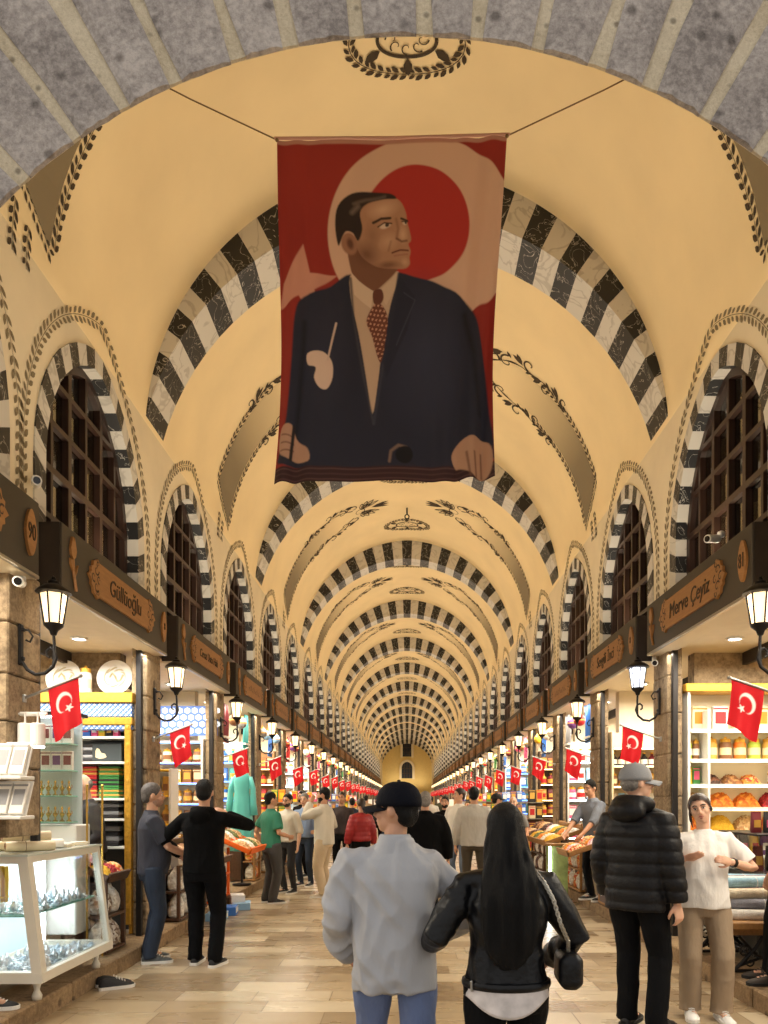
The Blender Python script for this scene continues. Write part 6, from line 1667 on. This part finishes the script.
# partly seen people at the frame's edges and far along the aisle
person('person in black trousers and shoes cut off by the left edge', (-2.98, 4.80), -1.5, 1.7, 1.0, None, SKIN, .016, z0=KERB, top=('jacket', c_black, 'long'), topfat=.01, legs=c_blackj, feet={1: (.08, .05, 0), -1: (-.32, .13, 0)})
person('person in black trousers and grey shoes cut off by the right edge', (3.06, 5.90), 1.5, 1.7, 1.0, None, SKIN, .016, z0=KERB, feet={1: (.1, .16, 0), -1: (-.12, .22, 0)}, top=('jacket', c_black, 'long'), topfat=.01, legs=c_blackj, shoes=mat('grey_shoe', (58, 50, 44), .7), sole=MATS['dark_sole'])
FAR = [(352, 862, 'navy', (36, 44, 66)), (377, 850, 'black', (24, 24, 26)), (398, 866, 'brown', (92, 74, 58)), (412, 846, 'grey', (120, 120, 124)), (431, 850, 'white', (214, 210, 204)), (441, 842, 'olive', (78, 80, 60)),
       (386, 838, 'red', (150, 40, 40)), (421, 838, 'dark', (40, 40, 48)), (366, 842, 'tan', (168, 144, 112)), (404, 834, 'blue', (70, 90, 130))]
for i, (px, py, cn, cc) in enumerate(FAR):
    person('distant walker in %s top near the far end of the aisle' % cn, at(px, py), random.uniform(-.4, .4) + (pi if i % 2 else 0), random.uniform(1.62, 1.78), 1.02, 'distant people in the aisle', SKIN, .024,
           top=('top', cloth('far_cloth_' + cn, cc), 'long'), topfat=.016, legs=(c_djean, c_blackj, c_grey)[i % 3], face=bool(i % 2), feet={1: (.1, .12, 0), -1: (-.1, -.12, 0)})

for n_, v_ in (('black_hair', .22), ('black_leather', .3), ('black_denim', .15), ('black_knit', .12), ('black_track_cloth', .12), ('black_wool_coat', .12), ('black_puffer_nylon', .25), ('black_jeans', .15), ('navy_cap_cloth', .15)):
    MATS[n_].node_tree.nodes['Principled BSDF'].inputs['Specular IOR Level'].default_value = v_
# ------------------------------------------------------------------ the hanging portrait banner
M_print = print_mat('printed_banner_cloth', .8, .3)
def seg_poly(P, n=4):
    """closed Catmull-Rom outline"""
    P = np.array(P, float); N = len(P); out = []
    for i in range(N):
        p0, p1, p2, p3 = P[i - 1], P[i], P[(i + 1) % N], P[(i + 2) % N]
        for k in range(n):
            t = k / n
            out.append(.5 * ((2 * p1) + (-p0 + p2) * t + (2 * p0 - 5 * p1 + 4 * p2 - p3) * t * t + (-p0 + 3 * p1 - 3 * p2 + p3) * t ** 3))
    return np.array(out)
def poly_sdf(x, y, P):
    d = np.full(x.shape, 1e9); ins = np.zeros(x.shape, bool); N = len(P)
    for i in range(N):
        ax, ay = P[i]; bx, by = P[(i + 1) % N]; ex, ey = bx - ax, by - ay; L = ex * ex + ey * ey + 1e-9
        t = np.clip(((x - ax) * ex + (y - ay) * ey) / L, 0, 1)
        d = np.minimum(d, (x - ax - t * ex) ** 2 + (y - ay - t * ey) ** 2)
        c = ((ay > y) != (by > y)); 
        with np.errstate(divide='ignore', invalid='ignore'):
            xi = ax + (y - ay) * (ex) / (ey if abs(ey) > 1e-9 else 1e-9)
        ins ^= c & (x < xi)
    d = np.sqrt(d); return np.where(ins, -d, d)
def line_sdf(x, y, P):
    d = np.full(x.shape, 1e9)
    for (ax, ay), (bx, by) in zip(P[:-1], P[1:]):
        ex, ey = bx - ax, by - ay; L = ex * ex + ey * ey + 1e-9
        t = np.clip(((x - ax) * ex + (y - ay) * ey) / L, 0, 1)
        d = np.minimum(d, np.hypot(x - ax - t * ex, y - ay - t * ey))
    return d
def banner_colour(u, v):
    # picture coordinates of the print
    x = (45 + 618 * u) * (1 - v) + (37 + 593 * u) * v
    y = (55 - 15 * u) * (1 - v) + (968 + 7 * u) * v
    C = np.zeros((len(u), 3)); S = lambda *c: np.array(srgb(*c)[:3])
    def lay(k, c):
        nonlocal C
        k = np.clip(k, 0, 1)[:, None]; C = C * (1 - k) + np.asarray(c) * k
    def fill(P, c, w=3.0, smooth=True, op=1.0):
        Q = seg_poly(P) if smooth else np.array(P, float)
        lay(op * smooth01(poly_sdf(x, y, Q), w), c)
    def ell(cx, cy, rx, ry, c, op=1.0, soft=.3, rot=0.0):
        dx, dy = x - cx, y - cy; a = R(rot)
        q = np.hypot((dx * cos(a) + dy * sin(a)) / rx, (-dx * sin(a) + dy * cos(a)) / ry)
        lay(op * np.clip((1 - q) / soft, 0, 1), c)
    def stroke(P, w, c, op=1.0, soft=2.5): lay(op * smooth01(line_sdf(x, y, P) - w / 2, soft), c)
    C[:] = S(150, 48, 40)
    p3 = np.stack([x / 90, y / 160, x * 0], 1); lay(.35 * (vnoise(p3, 3) * .5 + .5), S(112, 26, 24))
    lay(smooth01(np.hypot(x - 440, y - 300) - 262, 4), S(206, 170, 148))
    lay(smooth01(np.hypot((x - 421) / 1.0, (y - 275) * .92) - 147, 4), S(168, 50, 44))
    fill([(110, 330), (128, 405), (205, 412), (140, 450), (150, 560), (95, 470), (40, 500), (52, 430)], S(196, 140, 122), 4, False)
    skin, skin_d, skin_l = S(168, 126, 100), S(96, 62, 48), S(206, 168, 140)
    # suit
    fill([(243, 408), (185, 440), (110, 470), (84, 520), (74, 640), (62, 800), (48, 880), (70, 925), (330, 935), (600, 935), (632, 900), (628, 800), (622, 690), (606, 600), (586, 530), (548, 468), (480, 438), (372, 406), (320, 430)], S(38, 40, 56), 5)
    ell(450, 620, 150, 240, S(54, 58, 80), .6, .9); ell(170, 600, 80, 200, S(50, 50, 68), .5, .9)
    stroke([(560, 520), (585, 640), (600, 800)], 10, S(18, 18, 26), .8, 14); stroke([(110, 540), (100, 700), (90, 850)], 10, S(18, 18, 26), .8, 14)
    # shirt, neck, head
    fill([(244, 405), (240, 470), (262, 560), (286, 700), (304, 785), (318, 700), (330, 600), (352, 490), (374, 405), (310, 420)], S(186, 160, 138), 3)
    fill([(236, 330), (242, 400), (262, 425), (305, 446), (345, 425), (372, 398), (378, 380), (300, 330)], S(118, 80, 62), 4)
    fill([(242, 404), (250, 460), (296, 492), (303, 446), (264, 422)], S(204, 180, 158), 2.5, False); fill([(373, 404), (352, 425), (318, 452), (340, 492), (364, 450)], S(196, 170, 148), 2.5, False)
    face = [(262, 240), (300, 206), (345, 199), (376, 214), (393, 246), (396, 268), (403, 292), (408, 318), (401, 330), (407, 348), (404, 366), (405, 384), (388, 397), (345, 394), (300, 376), (266, 350), (250, 300)]
    fill(face, skin, 3.5)
    ell(330, 232, 52, 30, skin_l, .75, .9, -10); ell(385, 305, 16, 30, skin_l, .7, .9); ell(345, 320, 34, 30, skin_l, .5, .9); ell(392, 378, 14, 14, skin_l, .5, .9)
    ell(285, 350, 46, 40, skin_d, .75, .9, 30); ell(300, 300, 26, 48, skin_d, .35, .9); ell(345, 384, 46, 15, skin_d, .7, .8, 6)
    fill([(207, 330), (199, 275), (208, 225), (245, 195), (300, 186), (348, 191), (366, 207), (330, 205), (290, 216), (268, 243), (274, 285), (262, 318), (248, 300), (228, 296), (216, 318)], S(46, 36, 34), 4)
    stroke([(250, 222), (285, 208), (335, 198)], 7, S(110, 94, 86), .7, 8); stroke([(246, 245), (262, 228)], 12, S(120, 104, 94), .7, 10)
    ell(238, 328, 24, 33, S(150, 108, 86), 1, .2, -14); ell(240, 328, 12, 20, S(92, 58, 46), .9, .6, -14)
    stroke([(303, 266), (325, 256), (350, 258)], 7, S(60, 42, 36)); stroke([(380, 262), (397, 268)], 6, S(60, 42, 36))
    ell(336, 277, 18, 9, S(206, 184, 166), 1, .4, -4); ell(342, 275, 7, 7, S(60, 52, 50), 1, .4); stroke([(316, 277), (334, 268), (354, 273)], 3.5, S(58, 38, 32))
    ell(390, 274, 8, 7, S(196, 172, 152), 1, .4); ell(393, 272, 4, 6, S(60, 50, 48), 1, .4); stroke([(382, 270), (398, 269)], 3, S(58, 38, 32))
    stroke([(366, 262), (372, 290), (368, 312)], 5, S(128, 88, 68), .8, 8); stroke([(368, 316), (382, 324), (396, 321)], 5, S(92, 56, 44), .9, 5)
    stroke([(356, 353), (378, 347), (400, 347)], 4.5, S(96, 48, 42)); stroke([(362, 362), (380, 360), (398, 357)], 4, S(146, 96, 82), .8, 4)
    stroke([(352, 322), (346, 345)], 4, S(116, 78, 62), .6, 7)
    # tie
    fill([(303, 447), (326, 445), (333, 470), (322, 486), (304, 478)], S(96, 56, 46), 2.5); 
    kt = smooth01(poly_sdf(x, y, seg_poly([(304, 484), (324, 484), (343, 520), (340, 570), (328, 640), (318, 632), (300, 570), (283, 526)])), 2.5)
    lay(kt, S(104, 60, 50)); lay(kt * (((x + y * .5) % 13 < 6) & ((y - x * .3) % 13 < 6)), S(186, 140, 116))
    # lapels
    stroke([(240, 420), (248, 520), (276, 680), (308, 812)], 7, S(62, 60, 70), .8, 5); stroke([(374, 410), (358, 520), (330, 660), (308, 812)], 7, S(58, 58, 72), .8, 5)
    fill([(374, 412), (420, 470), (400, 560), (340, 690), (330, 640), (352, 520)], S(36, 38, 54), 4, False, .8)
    stroke([(390, 460), (420, 480), (370, 600)], 3, S(70, 70, 86), .6, 3)
    # white pocket handkerchief and flower stem
    fill([(119, 622), (160, 618), (188, 645), (191, 690), (176, 720), (152, 716), (138, 690), (142, 662), (120, 652)], S(206, 180, 164), 3)
    stroke([(176, 640), (188, 590), (200, 542)], 6, S(196, 172, 158))
    # hands
    def hand(P, fingers, c):
        fill(P, c, 4)
        for F in fingers: stroke(F, 4, S(96, 62, 50), .85, 4)
    fill([(50, 820), (78, 816), (92, 850), (126, 880), (128, 915), (70, 905), (46, 880)], S(176, 138, 116), 4)
    for q in range(3): stroke([(52, 838 + 22 * q), (84, 848 + 18 * q)], 4, S(100, 66, 54), .8, 4)
    stroke([(84, 820), (78, 908)], 8, S(40, 34, 36))
    fill([(520, 905), (545, 872), (590, 864), (622, 880), (628, 930), (615, 968), (585, 972), (545, 945), (530, 940)], S(178, 140, 116), 4)
    for q in range(3): stroke([(560 + 20 * q, 905), (566 + 17 * q, 968)], 5, S(104, 70, 56), .85, 5)
    stroke([(545, 895), (548, 935)], 4, S(104, 70, 56), .7, 5)
    # desk edge and coat button
    k = smooth01(926 + 8 * (x / 600) - y, 5); lay(k, S(56, 34, 36)); 
    for yy, op in ((934, .6), (948, .35), (962, .5)): stroke([(40, yy), (630, yy + 6)], 3, S(112, 82, 80), op, 4)
    stroke([(352, 918), (356, 890), (376, 874), (396, 880)], 8, S(128, 104, 92), .9, 5); ell(392, 900, 26, 26, S(22, 20, 26), 1, .15)
    fill([(520, 905), (545, 872), (590, 864), (622, 880), (628, 930), (615, 968), (585, 972), (545, 945), (530, 940)], S(178, 140, 116), 4)
    for q in range(3): stroke([(560 + 20 * q, 905), (566 + 17 * q, 968)], 5, S(104, 70, 56), .85, 5)
    # hem
    lay(smooth01(v - .012, .004), S(176, 128, 112))
    return C
BY = 5.6
def PX(px, py, Y): return ((px - 407) * Y / 740, Y, EYE + (800 - py) * Y / 740)
TL, TR, BL, BR = [np.array(PX(*p, BY)) for p in ((277, 140), (507, 136), (273, 481), (493, 483))]
def banner_pos(u, v):
    U, V = u[:, None], v[:, None]
    p = (TL * (1 - U) + TR * U) * (1 - V) + (BL * (1 - U) + BR * U) * V
    p[:, 0] += .035 * np.sin(pi * v) * (1 - 2 * u) + .02 * np.sin(pi * v * 2) * (u - .5)
    p[:, 2] += -.012 * np.sin(pi * u) * (1 - v) - .01 * np.sin(5 * u)* v
    e = np.exp(-((1 - u) / .18) ** 2) + .7 * np.exp(-(u / .15) ** 2)
    p[:, 0] += .004 * np.sin(u * 60 + 4 * v) * v
    p[:, 1] += .020 * np.sin(u * 9 - 6 * v + 1) * v + .012 * np.sin(u * 31 + 3 * v) * np.sin(pi * v) + .020 * np.sin(u * 17 + 1.5 * v) * (.4 + v) * .6 + e * .045 * np.sin(u * 52 + v * 2.5) * (.25 + v) + .03 * np.sin(3.0 * v + 2 * u) * v
    return p
root = thing('portrait_banner', 'large hanging cloth banner with portrait of a man in a dark suit', 'banner', (0, 0, 0))
o = paint_grid('banner_cloth', 300, 440, banner_pos, banner_colour, M_print, root)
b = MB(); b.tube([tuple(TL + np.array([-.02, 0, .012])), tuple((TL + TR) / 2 + np.array([0, 0, -.0])), tuple(TR + np.array([.02, 0, .012]))], .011, 8); b.build('top_rod', mat('banner_hem', (196, 150, 132), .8), root)
M_rope = mat('thin_brown_rope', (120, 92, 58), .8)
for s, c in ((-1, TL), (1, TR)):
    d = np.array([s * 87 * BY / 740, 0, 43 * BY / 740]); t = 0
    while True:
        p = c + d * t
        if p[2] > VC and (abs(p[0]) + VE) ** 2 + (p[2] - VC) ** 2 > (VR - .005) ** 2 or abs(p[0]) > XW or t > 6: break
        t += .02
    b = MB(); b.tube([tuple(c), tuple(c + d * t * .5 + np.array([0, 0, -.015])), tuple(p)], 0.005, 6); b.ball(tuple(c), .014, 8, 6)
    b.build('rope', M_rope, root)
# ------------------------------------------------------------------ light
def area(name, loc, size, power, col, rot, spread=pi):
    L = bpy.data.lights.new(name, 'AREA'); L.shape = 'RECTANGLE'; L.size, L.size_y = size
    L.energy = power; L.color = col; L.spread = spread
    o = bpy.data.objects.new(name, L); COL.objects.link(o); o.location = loc; o.rotation_euler = rot
    return o
WARM = (1.0, .85, .64)
for s in (-1, 1):
    for j in range(-1, 2 * NB - 3):
        yc = 6.95 + PITCH * j if j >= 0 else 4.1
        # warm strip light lying on top of each shop fascia, throwing its light up the wall onto the vault
        area('vault_uplight', (s * (XF + .02), yc, 3.80), (2.3, .08), UP_W, WARM, (pi, s * R(-22), pi / 2) if False else Euler((0, pi - s * R(12), 0), 'XYZ').to_matrix().to_euler(), pi)
        if j < 16:
            cool = (1.0, .90, .74) if j != 0 or s > 0 else (1.0, .95, .86)
            area('shop_ceiling_light', (s * 3.75, yc, 3.08), (1.5, 1.6), SHOP_W, cool, (0, 0, 0))
            area('shop_front_light', (s * 2.78, yc, 3.16), (.12, 2.0), FRONT_W, cool, (0, 0, 0))
        elif j % 2 == 0:
            area('shop_ceiling_light', (s * 3.3, yc + 1.4, 3.08), (1.2, 4.5), SHOP_W * 2, (1, .9, .74), (0, 0, 0))
area('end_wall_fill', (0, YEND - 1.2, 3.4), (4.5, 1.0), 45, WARM, Euler((pi - .5, 0, 0)), pi)  # unseen lamp without a fitting, added to brighten the end wall
area('lit_upper_room', (3.55, WIN_Y[3], 5.4), (.3, 1.6), 30, (1, .62, .22), (0, 0, 0))
W = bpy.data.worlds.new('World'); SC.world = W; W.use_nodes = True
bg = W.node_tree.nodes['Background']; bg.inputs[0].default_value = (1, .97, .94, 1); bg.inputs[1].default_value = WORLD_S
# ------------------------------------------------------------------ camera
cam = bpy.data.cameras.new('camera'); co = bpy.data.objects.new('camera', cam); COL.objects.link(co)
co.location = (0, 0, EYE); co.rotation_euler = (pi / 2, 0, 0)
cam.sensor_width = 36; cam.sensor_fit = 'AUTO'; cam.lens = 740 / 1024 * 36
cam.shift_x = (384 - 407) / 1024; cam.shift_y = (800 - 512) / 1024
cam.clip_start = .05; cam.clip_end = 300
SC.camera = co
SC.view_settings.view_transform = 'Standard'; SC.view_settings.look = 'None'
SC.view_settings.gamma = 1; SC.view_settings.use_curve_mapping = False
SC.view_settings.exposure = EXPO
cy = SC.cycles
cy.use_denoising = True
try: cy.denoiser = 'OPENIMAGEDENOISE'
except Exception: pass
cy.max_bounces = 7; cy.diffuse_bounces = 4; cy.glossy_bounces = 3; cy.transmission_bounces = 6; cy.transparent_max_bounces = 8
cy.caustics_reflective = False; cy.caustics_refractive = False
cy.sample_clamp_indirect = 4.0
cy.use_light_tree = True
